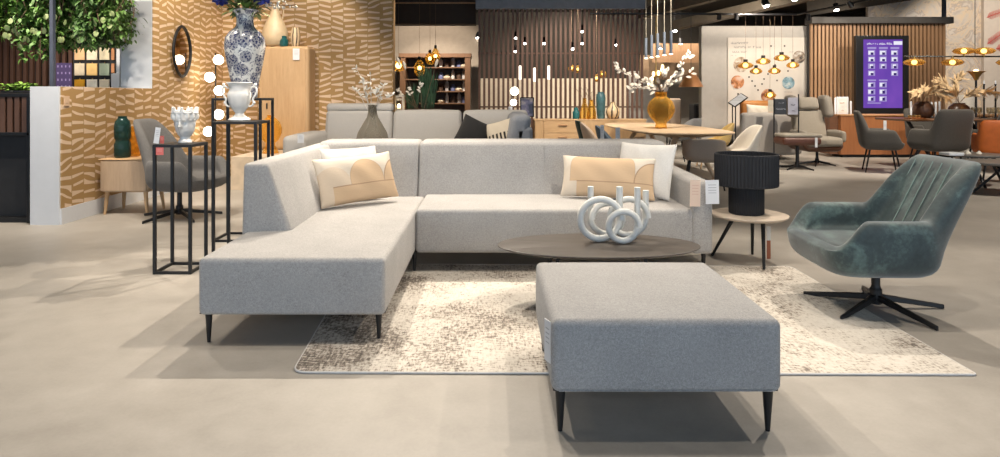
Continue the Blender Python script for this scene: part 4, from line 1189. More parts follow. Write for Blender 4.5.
# amber bulbs on cords
def pendant(u, v, Y, r, h, label, top=None, mat=M_amberd, bulb=True):
    p = thing('pendant_lamp', label, 'pendant', 'amber glass pendant lamps')
    c = AT(u, v, Y)
    MB().lathe([(.001, h*.5), (r*.25, h*.48), (r*.7, h*.3), (r, 0), (r*.85, -h*.3), (r*.4, -h*.48), (.001, -h*.5)], c, 24).build('glass_shade', mat, p)
    if bulb: MB().ball(c, min(r, h) * .38, 12).build('bulb', M_bulb, p)
    MB().tube([c + Vector((0, 0, h * .45)), c + Vector((0, 0, h * .5 + .05))], r * .28, 10).build('cap', M_black, p)
    MB().tube([c + Vector((0, 0, h * .5)), Vector((c.x, c.y, top or CZ))], .0025, 5).build('cord', M_twig, p)
    return rebase(p, c)
for u, v, r, h, w in ((419.5, 68, .11, .34, 'big amber pear pendant in the middle, over the grass planter'), (430, 58.5, .10, .24, 'upper left of the two touching amber pendants over the grass'), (435.5, 56, .09, .32, 'topmost amber pendant at the right over the grass planter'), (398.5, 65.5, .16, .22, 'wide amber pendant next to the edge of the papered wall')):
    pendant(u, v, 12.6 + (u == 430) * .3, r, h, w, ZV(-6, 12.6), mat=M_amber)
lc = thing('lantern', 'small white-framed lantern with a glowing candle behind the off-white sofa', 'lantern')
Y = 11.0; c = AT(399, 109, Y)
for dx in (-.07, .07):
    for dy in (-.07, .07): MB().box((c.x + dx - .012, Y + dy - .012, .62), (c.x + dx + .012, Y + dy + .012, ZV(97, Y))).build('frame_post', M_blossom, lc)
MB().box((c.x - .09, Y - .09, ZV(97, Y)), (c.x + .09, Y + .09, ZV(95.5, Y))).build('roof', M_blossom, lc)
MB().box((c.x - .09, Y - .09, .6), (c.x + .09, Y + .09, .62)).build('base', M_blossom, lc)
MB().tube([(c.x, Y, .62), (c.x, Y, ZV(108, Y))], .04, 12).build('candle', M_blossom, lc)
MB().ball((c.x, Y, ZV(106.5, Y)), .03, 10, (1, 1, 1.6)).build('flame', M_bulb, lc)
rebase(lc, (c.x, Y, .6))
sb2 = thing('console_table', 'dark wood console holding the white lantern', 'table')
MB().box((c.x - .3, Y - .15, .56), (c.x + .3, Y + .15, .599)).build('tabletop', M_cab, sb2, .004)
for dx in (-.27, .27):
    for dy in (-.12, .12): MB().box((c.x + dx - .02, Y + dy - .02, 0), (c.x + dx + .02, Y + dy + .02, .56)).build('leg', M_cab, sb2)
rebase(sb2, (c.x, Y, 0))
# generic upholstered dining chairs
def dining(label, mat, legm, kind='tub', zt=.86, sc=1):
    r = thing('dining_chair', label, 'chair')
    if kind == 'tub':
        m, _ = bucket(a=.29, b=.28, cy=0, zb=.36, zs=.47, zf=.48, za=.66, zt=zt, lean=.22, th=.055, n=3, taper=.14, bs=.35, af=(-.9, -.2))
    elif kind == 'shell':
        m, _ = bucket(a=.26, b=.27, cy=0, zb=.38, zs=.46, zf=.47, za=.52, zt=zt, lean=.28, th=.045, n=2.8, taper=.16, bs=.05, af=(-.8, .1))
    else:
        m, _ = bucket(a=.34, b=.32, cy=0, zb=.37, zs=.50, zf=.51, za=.72, zt=zt, lean=.16, th=.08, n=5.5, taper=-.14, bs=.74, af=(-.95, -.5))
    m.build('seat_shell', mat, r, sub=1)
    for sx in (-1, 1):
        for sy in (-1, 1):
            MB().tube([(sx * .25, sy * .25, 0), (sx * .19, sy * .18, .40)], [.011, .016], 8).build('leg', legm, r)
    return r
M_cream = fabric('cream boucle', (.66, .58, .46), 1, .06)
ch1 = put(dining('cream dining chair partly hidden behind the grass planter', M_cream, M_oak, 'tub'), (XU(451, 12.2), 12.2, 0), R(150))
put(dining('beige tub chair in front of the glowing display cabinet', fabric('beige tub', (.46, .36, .24), 1, .06), M_oak, 'tub', .84), (XU(441, 13.6), 13.6, 0), R(200))
# ================================================================== items in front of the screen
Y = 11.6
gt = thing('globe_table_lamp', 'small lamp with two lit white globes behind the off-white sofa', 'lamp')
gx = XU(514, Y)
MB().lathe([(.001, 0), (.1, 0), (.1, .02), (.02, .03), (.001, .03)], (gx, Y, .62), 24).build('lamp_base', M_black, gt)
MB().tube([(gx - .05, Y + .02, .62), (gx - .05, Y + .02, ZV(87, Y))], .008, 8).build('pole', M_black, gt)
for u, v, r in ((514.5, 91.2, .075), (513.5, 102.5, .058)):
    c = AT(u, v, Y - .03); MB().ball(c, r, 20).build('globe', M_globe, gt)
rebase(gt, (gx, Y, .62))
o = thing('pillar_candle', 'short white pillar candle beside the two-globe lamp', 'candle')
MB().lathe([(.001, .0), (.035, 0), (.036, .005), (.036, ZV(107, 11.45) - .62), (.03, ZV(106.6, 11.45) - .62), (.001, ZV(107, 11.45) - .63)], (XU(510.3, 11.45), 11.45, .62), 20).build('wax', M_white, o)
MB().tube([(XU(510.3, 11.45), 11.45, ZV(107, 11.45)), (XU(510.3, 11.45), 11.45, ZV(105.8, 11.45))], .003, 5).build('wick', M_black, o)
rebase(o, (XU(510.3, 11.45), 11.45, .62))
sbt = thing('low_sideboard', 'low oak sideboard carrying the two-globe lamp behind the off-white sofa', 'sideboard')
MB().box((XU(470, Y), 11.3, .08), (XU(530, Y), 11.85, .619)).build('carcass', M_oakx, sbt, .008)
for a, b in ((471, 499.5), (500.5, 529)): MB().box((XU(a, Y), 11.285, .1), (XU(b, Y), 11.31, .60)).build('door', M_oak, sbt, .003)
for u in (473, 527):
    for y in (11.36, 11.8): MB().box((XU(u, Y) - .02, y - .02, 0), (XU(u, Y) + .02, y + .02, .08)).build('leg', M_oak, sbt)
rebase(sbt, (XU(500, Y), 11.58, 0))
ps = thing('framed_poster', 'small black framed poster in front of the slat screen', 'poster')
t_ = NT('blue poster print'); v_ = t_.coord('Object', (9, 9, 9)); z_ = t_.xyz()[2]
M_post = t_.bsdf(t_.mix(t_.m_('GREATER_THAN', z_, .14), t_.ramp(t_.noise(v_, .7, 3), [(.35, (.04, .05, .09)), (.5, (.16, .16, .26)), (.65, (.42, .38, .36))]), (.62, .55, .55)), .5)
Y = 11.45; x0, x1, z0, z1 = XU(520.2, Y), XU(534, Y), ZV(117, Y), ZV(97.3, Y)
for q in (((x0, z0), (x0 + .018, z1)), ((x1 - .018, z0), (x1, z1)), ((x0, z0), (x1, z0 + .018)), ((x0, z1 - .018), (x1, z1))):
    MB().box((q[0][0], Y, q[0][1]), (q[1][0], Y + .025, q[1][1])).build('frame_side', M_black, ps)
MB().box((-.5 * (x1 - x0) + .01, Y + .008, -.17), (.5 * (x1 - x0) - .01, Y + .02, .172)).build('print', M_post, ps).location = ((x0 + x1) / 2, 0, (z0 + z1) / 2)
MB().box(((x0 + x1) / 2 - .015, Y + .02, .62), ((x0 + x1) / 2 + .015, Y + .04, z0 + .05)).build('stand', M_black, ps)
rebase_ = None
# oak sideboard with drawers
Y = 12.55
sd2 = thing('oak_sideboard', 'pale oak sideboard with drawers in front of the slat screen', 'sideboard')
x0, x1, zt3 = XU(534.7, Y), XU(646, Y), ZV(119.3, Y)
MB().box((x0, Y, .12), (x1, Y + .45, zt3 - .03)).build('carcass', M_oakx, sd2, .004)
MB().box((x0 - .01, Y - .015, zt3 - .03), (x1 + .01, Y + .46, zt3)).build('cabinet_top', M_oakx, sd2, .006)
MB().box((x0 + .01, Y - .012, .14), (XU(543, Y), Y, zt3 - .035)).build('door', M_oak, sd2, .002)
d0, d1 = XU(543.8, Y), XU(582.3, Y)
vz_ = [121.2, 133.2, 145.2, 157]
for a, b in zip(vz_, vz_[1:]):
    d = MB().box((d0, Y - .014, ZV(b, Y) + .006), (d1, Y, ZV(a, Y) - .002)).build('drawer', M_oakx, sd2, .003)
    hz = ZV(a + 3.8, Y); hm = XU(562.5, Y)
    MB().soft((hm - .085, Y - .04, hz - .018), (hm + .085, Y - .013, hz + .008), .011).build('handle', wood('brown pull', (.42, .24, .11), (.32, .17, .08)), d)
MB().box((d1 + .01, Y - .012, .14), (x1 - .01, Y, zt3 - .035)).build('door', M_oak, sd2, .002)
for x in (x0 + .08, x1 - .08):
    for y in (Y + .06, Y + .4): MB().box((x - .025, y - .025, 0), (x + .025, y + .025, .12)).build('leg', M_oak, sd2)
rebase(sd2, ((x0 + x1) / 2, Y + .22, 0))
VY = 12.75
lathe_thing('lidded_jar', 'small teal lidded jar on the oak sideboard', 'jar', 576, VY, zt3, [(0, 0), (3, 0), (3.4, 1), (3.4, 7), (2.6, 8), (2.2, 9), (2.4, 10.5), (1, 11.5), (0, 11.6)], paint('teal glass jar', (.02, .13, .14), .2), kpx=1)
lathe_thing('glass_vase', 'left of the two amber glass bottles on the oak sideboard', 'vase', 584.5, VY, zt3, [(0, 0), (4.6, 0), (5, 1), (4.6, 6), (3, 12), (1.8, 16), (1.8, 20), (2.2, 20.5), (1.4, 20), (0, 18)], M_amber, kpx=1)
lathe_thing('glass_vase', 'right of the two amber glass bottles on the oak sideboard', 'vase', 591.5, VY - .05, zt3, [(0, 0), (4.4, 0), (4.8, 1), (4.6, 7), (3, 13), (2, 16), (2, 18.5), (2.4, 19), (1.5, 18.5), (0, 17)], M_amber, kpx=1)
lathe_thing('ceramic_vase', 'tall speckled blue teal vase on the oak sideboard', 'vase', 600.8, VY + .02, zt3, [(0, 0), (3.4, 0), (3.8, 3), (4.4, 12), (4.7, 20), (4.4, 24), (3.2, 25.5), (3.4, 27), (2.6, 26.5), (0, 25)], paint('speckled teal glaze', (.05, .125, .14), .4, 0, .2), kpx=1)
lathe_thing('striped_vase', 'bulbous cream vase with dark stripes on the oak sideboard', 'vase', 612.8, VY, zt3, [(0, 0), (3.6, 0), (6, 3), (7.2, 6.5), (6.2, 10.5), (3.2, 13.5), (2.2, 16), (2.6, 17), (1.6, 16.5), (0, 14)], M_stripe, kpx=1)
bt = thing('dried_branch', 'thin brown twigs in the amber bottles on the oak sideboard', 'branch')
m = MB(); rr = random.Random(2)
for i in range(9):
    b = AT(rr.choice((584.5, 591.5)), 101, VY - .02); e = AT(rr.uniform(572, 602), rr.uniform(84, 94), VY)
    m.tube([b, (b + e) / 2 + Vector((0, 0, .03)), e], .0035, 5)
m.build('twigs', M_twig, bt); rebase(bt, AT(588, 101, VY))

# ================================================================== DINING TABLE IN THE MIDDLE
dt = thing('dining_table', 'long light-oak dining table with rounded ends right of centre', 'table')
TZ = .765; tcx, tcy, ta, tb, trot = 2.80, 10.62, .73, 1.78, R(3)
M_ = Matrix.Translation((tcx, tcy, 0)) @ Matrix.Rotation(trot, 4, 'Z')
def sq(a): return (math.copysign(abs(math.cos(a)) ** (2/3.4), math.cos(a)), math.copysign(abs(math.sin(a)) ** (2/3.4), math.sin(a)))
m = MB(); rings = []
for inset, z in ((.30, TZ - .055), (.14, TZ - .05), (.03, TZ - .028), (.0, TZ - .012), (.006, TZ - .002), (.02, TZ)):
    rings.append([m.bm.verts.new(M_ @ Vector(((ta - inset) * sq(2*PI*k/72)[0], (tb - inset) * sq(2*PI*k/72)[1], z))) for k in range(72)])
for a, b in zip(rings, rings[1:]):
    for k in range(72): m.bm.faces.new((a[k], a[(k+1) % 72], b[(k+1) % 72], b[k]))
m.bm.faces.new(rings[0][::-1]); m.bm.faces.new(rings[-1])
m.build('tabletop', M_tabwood, dt, angle=30)
for sy in (-1, 1):
    for sx in (-1, 1):
        MB().tube([M_ @ Vector((sx * .44, sy * 1.25, 0)), M_ @ Vector((sx * .10, sy * 1.05, TZ - .05))], [.03, .042], 12).build('leg', M_tabwood, dt)
    MB().tube([M_ @ Vector((-.3, sy * 1.1, TZ - .07)), M_ @ Vector((.3, sy * 1.1, TZ - .07))], .025, 8).build('rail', M_tabwood, dt)
rebase(dt, (tcx, tcy, 0))
av = lathe_thing('glass_vase', 'big round amber glass vase on the light-oak dining table', 'vase', 661, 10.3, TZ, [(0, 0), (5.8, 0), (6, 1), (5.2, 4), (6, 6), (11, 11), (13.4, 17), (13.4, 21), (11, 27), (7.5, 30), (5.8, 31.5), (5.6, 35), (6.3, 36), (5, 35), (5, 31.5), (0, 29)], M_amber, kpx=1)
bb = thing('blossom_branch', 'white blossom branches in the round amber vase on the dining table', 'branch')
YB = 10.3; m = MB(); f = MB(); rr = random.Random(6)
base = AT(661, 93, YB)
def sprig(pts, n):
    P_ = [base] + [AT(u, v, YB + rr.uniform(-.15, .15)) for u, v in pts]
    m.tube(P_, [.006] + [.004] * (len(P_) - 1), 6)
    for i in range(n):
        k = rr.randrange(0, len(P_) - 1); t = rr.uniform(.25 if k == 0 else 0, 1)
        q = P_[k] + (P_[k+1] - P_[k]) * t + Vector((rr.uniform(-.04, .04), rr.uniform(-.04, .04), rr.uniform(-.04, .04)))
        d = (P_[-1] - P_[0]).normalized() + Vector((rr.uniform(-.7, .7), rr.uniform(-.5, .5), rr.uniform(-.7, .7)))
        f.leaf(q, d, (rr.uniform(-.4, .4), -1, .2), rr.uniform(.06, .10), rr.uniform(.035, .05), .35)
sprig([(652, 84), (640, 80), (626, 73), (617, 67)], 46)
sprig([(650, 88), (636, 86), (632, 90)], 18)
sprig([(670, 82), (678, 70), (684, 60), (689, 52)], 34)
sprig([(668, 86), (680, 78), (692, 72)], 24)
sprig([(658, 84), (664, 76), (668, 68)], 16)
m.build('twigs', M_twig, bb); f.build('blossom', M_blossom, bb)
rebase(bb, base)
M_dgreen = fabric('dark green velvet', (.02, .045, .04), 1, .1)
M_taupe = fabric('taupe fabric', (.46, .36, .28), 1, .1)
M_blue = fabric('slate blue fabric', (.10, .135, .17), 1, .1)
M_mustard = fabric('mustard fabric', (.58, .40, .15), 1, .08)
put(dining('dark green dining chair at the far left of the oak dining table', M_dgreen, M_black, 'shell', .86), (1.83, 11.15, 0), R(95))
put(dining('taupe dining chair, middle one along the left of the oak dining table', M_taupe, M_black, 'shell', .85), (1.80, 10.35, 0), R(80))
put(dining('slate blue dining chair, nearest along the left of the oak dining table', M_blue, M_black, 'shell', .84), (1.92, 9.62, 0), R(78))
put(dining('mustard dining chair at the far right of the oak dining table', M_mustard, M_oak, 'shell', .80), (3.95, 11.5, 0), R(-100))
put(dining('grey dining chair behind the far end of the oak dining table', fabric('mid grey fabric', (.22, .22, .22), 1, .1), M_black, 'shell', .84), (3.85, 12.9, 0), R(-150))
put(dining('cream white dining chair at the near right of the oak dining table', fabric('ivory fabric', (.68, .62, .53), 1, .05), M_oak, 'shell', .85), (3.62, 9.55, 0), R(-82))
put(dining('taupe tub chair with black legs at the near end of the oak dining table', M_taupe, M_black, 'tub', .70), (2.98, 9.05, 0), R(165))
card('price_tag', 'white tag hanging on the taupe chair left of the dining table', 'price tag', 600.3, 125, 604, 138.5, 8.9, M_tagw)
card('price_tag', 'white tag hanging on the slate blue chair left of the dining table', 'price tag', 615.5, 127.5, 620, 140, 8.6, M_tagw)
# row of cylinder pendants
for i, (u, vt, vb) in enumerate(((646, 38, 58), (651.6, 35, 57), (657.6, 33.5, 56), (664.3, 32, 54.7), (671, 30.8, 53.6))):
    Yp = 11.0 - .3 * i
    p = thing('pendant_lamp', 'slim blue grey cylinder pendant, %s in the row from the left' % ('first', 'second', 'third', 'fourth', 'fifth')[i], 'pendant', 'row of slim cylinder pendants')
    a = AT(u, vt, Yp); b = AT(u, vb, Yp)
    MB().tube([a, b], .022, 14).build('cylinder', paint('blue grey metal', (.16, .19, .24), .5), p)
    MB().tube([b - Vector((0, 0, .001)), b - Vector((0, 0, .012))], [.022, .028], 14).build('diffuser', M_globe, p)
    MB().tube([a, Vector((a.x, a.y, CZ))], .004, 5).build('cord', paint('pale cord', (.55, .5, .4), .7), p)
    rebase(p, b)
# bronze cone pendant and candle chandelier behind
Y = 14.5
p = thing('pendant_lamp', 'bronze cone-shaped pendant beside the blossom branches', 'pendant')
c = AT(691, 87, Y)
MB().lathe([(.27, 0), (.14, .24), (.03, .36), (.02, .40), (.026, .36), (.13, .24), (.262, 0)], c, 36).build('shade', paint('bronze shade', (.30, .13, .045), .4, .4), p, angle=30)
MB().tube([c + Vector((0, 0, .39)), Vector((c.x, c.y, CZ))], .006, 5).build('cord', M_black, p)
rebase(p, c)
chd = thing('chandelier', 'brass chandelier with small amber flame bulbs beyond the dining table', 'chandelier')
c = AT(656, 80, 15)
MB().tube([c + Vector((0, 0, -.1)), Vector((c.x, c.y, CZ))], .012, 6).build('stem', M_gold, chd)
for k, (u, v) in enumerate(((652, 79), (653.5, 74), (658.5, 73), (662, 70), (662.5, 67), (649, 84))):
    e = AT(u, v, 15 + (.1 if k % 2 else -.1))
    MB().tube([c, (c + e) / 2 + Vector((0, 0, -.08)), e - Vector((0, 0, .06))], .007, 6).build('arm', M_gold, chd)
    MB().ball(e, .03, 10, (1, 1, 1.9)).build('bulb', M_bulb, chd)
rebase(chd, c)
# far things left of the white wall
o = thing('highback_chair', 'tall brown high-backed chair far behind the amber vase', 'chair')
Y = 16.5
MB().soft((XU(669, Y), Y, .45), (XU(681.5, Y), Y + .12, ZV(98.5, Y)), .05, (0, .01, 0)).build('backrest', M_taupe, o)
MB().soft((XU(666, Y), Y - .5, .36), (XU(684, Y), Y + .1, .5), .05).build('seat', M_taupe, o)
for x in (XU(667.5, Y), XU(682.5, Y)):
    for y in (Y - .45, Y + .05): MB().tube([(x, y, 0), (x, y, .38)], .018, 8).build('leg', M_black, o)
rebase(o, (XU(675, Y), Y - .2, 0))
o = thing('fireplace_box', 'square black fireplace box set against the far white wall', 'fireplace')
Y = 16.4
x0, x1, zt_ = XU(694, Y), XU(710, Y), ZV(104, Y)
MB().box((x0, Y, 0), (x1, Y + .4, zt_)).build('body', M_dark, o, .01)
MB().box((x0 + .04, Y - .006, .25), (x1 - .04, Y + .01, zt_ - .05)).build('glass_front', paint('black glass', (.02, .02, .022), .15), o, .003)
rebase(o, ((x0 + x1) / 2, Y + .2, 0))
# ================================================================== RIGHT BACKGROUND
def strokes(name, lines, mat, parent, Y, wv, seed=1, th=.003, sub=False):
    """rows of small letter-like marks"""
    rr = random.Random(seed)
    for (u0, u1, v, hh) in lines:
        u = u0
        while u < u1:
            w = rr.uniform(.5, 1.0) * wv
            if rr.random() < .86:
                a = AT(u, v - hh * rr.choice((.5, .5, .8)), Y); b = AT(u + w * .8, v + hh * .5, Y)
                w3 = (b.x - a.x) * .38; h3 = (a.z - b.z) * .3
                if rr.random() < .5: poly = [(a.x, b.z), (b.x, b.z), (b.x, b.z + h3), (a.x + w3, b.z + h3), (a.x + w3, a.z), (a.x, a.z)]
                else: poly = [(a.x, b.z), (a.x + w3, b.z), (a.x + w3, a.z - h3), (b.x, a.z - h3), (b.x, a.z), (a.x, a.z)]
                MB().prism(poly, th, Matrix.Translation((0, Y, 0)) @ Matrix.Rotation(R(90), 4, 'X')).build('letter', mat, parent, smooth=False)
            u += w
PY = 14.97
po = thing('wall_poster', 'large pale poster with round photos and grey lettering on the white wall', 'poster')
MB().box((XU(728, PY), PY, ZV(126, PY)), (XU(807, PY), PY + .028, ZV(37.5, PY))).build('sheet', paint('warm white print', (.74, .68, .60), .7, 0, .01), po, .002)
strokes('lettering', [(731, 748, 43.2, 1.6), (731, 761, 47.4, 1.6), (731, 748.5, 51.8, 1.6), (731, 736, 55.5, .7)], paint('grey lettering', (.36, .33, .31), .7), po, PY, 2.0)
strokes('caption', [(789, 794, 52, .8), (732, 738, 89, .7), (784, 792, 92, .7)], paint('grey caption', (.45, .42, .38), .7), po, PY, 1.2, 4)
def photo_mat(name, c1, c2, c3):
    t = NT(name); f = t.noise(t.coord('Object'), 5.5, 3, .6, .6)
    return t.bsdf(t.ramp(f, [(.36, c1), (.5, c2), (.64, c3)]), .6)
for (u, v, r, m_) in ((741, 64.5, 7.6, photo_mat('photo with lamp', (.05, .04, .035), (.45, .33, .22), (.75, .70, .63))),
                      (737.5, 82, 6.6, photo_mat('orange photo', (.10, .03, .015), (.62, .25, .09), (.75, .6, .5))),
                      (788.3, 82.8, 6.2, photo_mat('blue harbour photo', (.10, .12, .12), (.25, .42, .50), (.62, .68, .66))),
                      (799, 57, 6.2, photo_mat('dark photo', (.05, .04, .04), (.35, .27, .2), (.7, .66, .6))),
                      (768, 96, 7, photo_mat('brown photo', (.2, .06, .03), (.55, .25, .12), (.72, .55, .4)))):
    c = AT(u, v, PY - .004); k = PY / F
    MB().lathe([(.0008, 0), (r * k, 0), (r * k, .006), (.0008, .006)], (0, 0, 0), 40, M=Matrix.Translation(c) @ Matrix.Rotation(R(90), 4, 'X')).build('round_photo', m_, po, angle=30)
M_dot = paint('dark dot', (.06, .05, .045), .7)
for u, v in ((771, 46), (784.5, 46), (749, 77), (752, 81), (755, 86), (758, 90), (762, 84), (764, 79), (768, 74), (777, 80.5), (788, 71), (738, 94), (753, 73), (772, 71), (775, 65)):
    c = AT(u, v, PY - .003)
    MB().lathe([(.0008, 0), (.02, 0), (.02, .004), (.0008, .004)], (0, 0, 0), 12, M=Matrix.Translation(c) @ Matrix.Rotation(R(90), 4, 'X')).build('dot', M_dot, po)
rebase(po, (XU(767, PY), PY, ZV(126, PY)))
for u, v, r, w in ((745.5, 65.3, .16, 'leftmost amber disc pendant in front of the poster'), (763.2, 61.2, .15, 'second amber disc pendant from the left at upper height'), (756, 71, .13, 'lowest left amber disc pendant in front of the poster'), (781.6, 57.8, .16, 'highest amber disc pendant in front of the poster'), (774.5, 70.8, .13, 'low middle amber disc pendant in front of the poster'), (792.8, 65, .13, 'rightmost amber disc pendant in front of the poster'), (770, 95, .12, 'lowest amber disc pendant, just above the sofa and sign')):
    pendant(u, v, 13.6 + ((u * 7.3) % 1 - .5) * .8, r, .14, w, ZV(15, 13.6))
# grey sofa with an orange chair behind
def lounge_sofa():
    o = thing('grey_sofa', 'grey sofa seen from behind below the poster wall', 'sofa')
    Y = 12.9; M_ = fabric('warm grey sofa', (.40, .37, .34), 1, .08)
    MB().soft((XU(743, Y), Y, .1), (XU(803, Y), Y + .22, ZV(113, Y)), .07, (.01, .01, .01)).build('backrest', M_, o)
    MB().soft((XU(743, Y), Y + .1, .1), (XU(803, Y), Y + .95, .42), .06).build('seat', M_, o)
    for a, b in ((743, 752), (794, 803)): MB().soft((XU(a, Y), Y + .1, .1), (XU(b, Y), Y + .95, .64), .06).build('armrest', M_, o)
    for x in (XU(746, Y), XU(800, Y)):
        for y in (Y + .08, Y + .85): cone_leg(x, y, 0, .11, o)
    rebase(o, (XU(773, Y), Y + .4, 0))
lounge_sofa()
o = cushion('scatter_cushion', 'pale cushion lying along the back of the grey sofa below the poster', .5, .3, .12, M_linen, (XU(758.5, 13.2), 13.25, ZV(112, 13.2)), -10, 8, 4)
oc = thing('orange_bench', 'orange leather bench back showing above the grey sofa', 'bench')
Y = 14.0
MB().soft((XU(742, Y), Y, .4), (XU(774, Y), Y + .18, ZV(101, Y)), .06, (0, .01, .01)).build('backrest', paint('tan orange leather', (.42, .18, .045), .5), oc)
MB().soft((XU(742, Y), Y + .05, .25), (XU(774, Y), Y + .6, .46), .06).build('seat', M_orange, oc)
for x in (XU(744, Y), XU(772, Y)):
    for y in (Y + .1, Y + .5): MB().tube([(x, y, 0), (x, y, .28)], .018, 8).build('leg', M_black, oc)
rebase(oc, (XU(758, Y), Y + .3, 0))
ls = thing('lectern_stand', 'black reading stand with a tilted white sheet left of the grey sofa', 'stand')
Y = 12.7
for u in (732.5, 735.5): MB().tube([(XU(u, Y), Y, 0), (XU(u, Y), Y, ZV(104, Y))], .012, 6).build('post', M_black, ls)
MB().box((XU(730, Y) , Y - .15, 0), (XU(738, Y), Y + .15, .015)).build('foot_plate', M_black, ls)
a, b = AT(731, 105, Y), AT(745, 95.5, Y)
M2 = Matrix.Translation((a + b) / 2) @ Matrix.Rotation(R(-36), 4, 'Y') @ Matrix.Rotation(R(28), 4, 'X')
MB().box((-.16, -.11, -.008), (.16, .11, .008), M2).build('tray', M_black, ls)
MB().box((-.145, -.095, .009), (.145, .095, .012), M2).build('sheet', M_tagw, ls)
rebase(ls, (XU(734, Y), Y, 0))
# sign board stand with two panels
sg = thing('sign_stand', 'black floor stand holding a dark and a white information panel', 'sign')
Y = 11.7
MB().tube([(XU(774, Y), Y, 0), (XU(774, Y), Y, ZV(98, Y))], .012, 6).build('post', M_black, sg)
MB().tube([(XU(798.5, Y), Y, 0), (XU(798.5, Y), Y, ZV(94, Y))], .012, 6).build('post', M_black, sg)
MB().box((XU(772, Y), Y - .15, 0), (XU(800, Y), Y + .15, .015)).build('foot_plate', M_black, sg)
d = MB().box((XU(774.5, Y), Y - .02, ZV(114.5, Y)), (XU(786, Y), Y, ZV(99, Y))).build('dark_panel', paint('dark print', (.05, .055, .065), .5), sg, .002)
strokes('lettering', [(776, 785, 109, 1.2), (776, 784, 103, .8)], paint('grey print', (.35, .36, .40), .6), d, Y - .02, 1.6, 3)
d = MB().box((XU(787.5, Y), Y - .02, ZV(114.5, Y)), (XU(797.5, Y), Y, ZV(97.5, Y))).build('white_panel', paint('lilac white print', (.50, .50, .58), .5), sg, .002)
strokes('lettering', [(791, 795, 105, 1.5), (792, 794.5, 111, .8)], paint('dark lettering', (.12, .12, .16), .6), d, Y - .02, 1.4, 6)
rebase(sg, (XU(786, Y), Y, 0))
card('price_tag', 'small cream card behind the sign panels on the grey sofa', 'price tag', 768, 100, 774, 112, 12.6, paint('cream card', (.72, .66, .55), .6))
# wing recliner and footstool
M_wing = fabric('warm grey leather', (.33, .29, .235), .6, .06)
M_shellw = paint('dark walnut shell', (.11, .045, .022), .4)
wr = thing('wing_recliner', 'warm grey wing recliner in a dark wood shell near the oak slat wall', 'armchair')
Y = 12.0; xc = XU(817, Y); k = Y / F
MB().soft((xc - .33, Y - .32, .36), (xc + .33, Y + .3, .52), .06, (0, 0, .02)).build('seat', M_wing, wr)
def lb(p): p.y += .28 * max(0, p.z - .45); return p
MB().soft((xc - .30, Y + .16, .45), (xc + .30, Y + .32, ZV(110, Y)), .06, (0, .02, 0), lb).build('backrest', M_wing, wr)
MB().soft((xc - .20, Y + .10, ZV(109.5, Y)), (xc + .20, Y + .30, ZV(97.5, Y)), .06, (0, .02, .01), lb).build('headrest', M_wing, wr)
for s in (-1, 1):
    def lw(p, s=s):
        p.y += .28 * max(0, p.z - .45); p.x += s * (.04 - .25 * max(0, 1.0 - p.z) * .15); return p
    MB().soft((xc + s * .28 - .075, Y - .02, ZV(117, Y)), (xc + s * .28 + .075, Y + .30, ZV(96, Y)), .06, (.01, .02, .02), lw).build('wing', fabric('wing grey', (.27, .24, .20), .6, .06), wr)
    MB().soft((xc + s * .345 - .045, Y - .30, .44), (xc + s * .345 + .045, Y + .3, .63), .04, (.01, 0, .02)).build('armrest', M_wing, wr)
MB().soft((xc - .40, Y - .28, .26), (xc + .40, Y + .46, .40), .10, fn=lambda p: Vector((xc + (p.x - xc) * (.75 + (p.z - .26) * 1.8), p.y, p.z))).build('wood_shell', M_shellw, wr)
b_ = thing('tmp', 't', 't'); star_base(b_, 5, .33, col_top=.29, ph=.4)
for c_ in list(b_.children):
    c_.parent = wr; c_.data.transform(Matrix.Translation((xc, Y, 0)))
bpy.data.objects.remove(b_)
rebase(wr, (xc, Y, 0))
fs = thing('footstool', 'brown leather topped footstool in front of the wing recliner', 'footstool')
Y2 = 11.3; xf = XU(797, Y2)
MB().soft((xf - .33, Y2 - .22, ZV(144.5, Y2)), (xf + .33, Y2 + .22, ZV(137, Y2)), .05, (0, 0, .01)).build('cushion_top', M_leather, fs)
MB().soft((xf - .30, Y2 - .19, ZV(137.2, Y2)), (xf + .36, Y2 + .24, ZV(133.5, Y2)), .03, (0, 0, .01)).build('pad', M_wing, fs)
b_ = thing('tmp', 't', 't'); star_base(b_, 4, .30, col_top=ZV(144.2, Y2), ph=.6)
for c_ in list(b_.children):
    c_.parent = fs; c_.data.transform(Matrix.Translation((xf, Y2, 0)))
bpy.data.objects.remove(b_)
rebase(fs, (xf, Y2, 0))
card('price_tag', 'white tag hanging on the right side of the brown footstool', 'price tag', 815, 137.5, 817.5, 147.5, 11.05, M_tagw)
# red brown counter
rc = thing('wood_counter', 'long red-brown wood counter in front of the oak slat wall', 'counter')
Y = 13.4
x0, x1, zt_ = XU(841, Y), XU(1040, Y), ZV(114.5, Y)
MB().box((x0, Y, .06), (x1, Y + .5, zt_ - .03)).build('front_panel', M_counter, rc, .004)
MB().box((x0 - .02, Y - .02, zt_ - .03), (x1, Y + .5, zt_)).build('counter_top', wood('counter top wood', (.50, .27, .12), (.4, .2, .09), 'x'), rc, .005)
MB().box((XU(832, Y), Y + .1, .06), (x0, Y + .5, zt_ - .03)).build('end_panel', wood('dark end wood', (.16, .07, .035), (.11, .05, .025)), rc, .004)
MB().box((x0 + .05, Y + .05, 0), (x1, Y + .45, .06)).build('kick', M_dark, rc)
rebase(rc, ((x0 + x1) / 2, Y + .25, 0))
fp = thing('photo_frame', 'white framed card standing on the left end of the wood counter', 'frame')
x0, x1, z0, z1 = XU(837, 13.55), XU(848.5, 13.55), zt_, ZV(96.7, 13.55)
MB().box((x0, 13.55, z0 + .001), (x1, 13.59, z1)).build('frame', M_white, fp, .004)
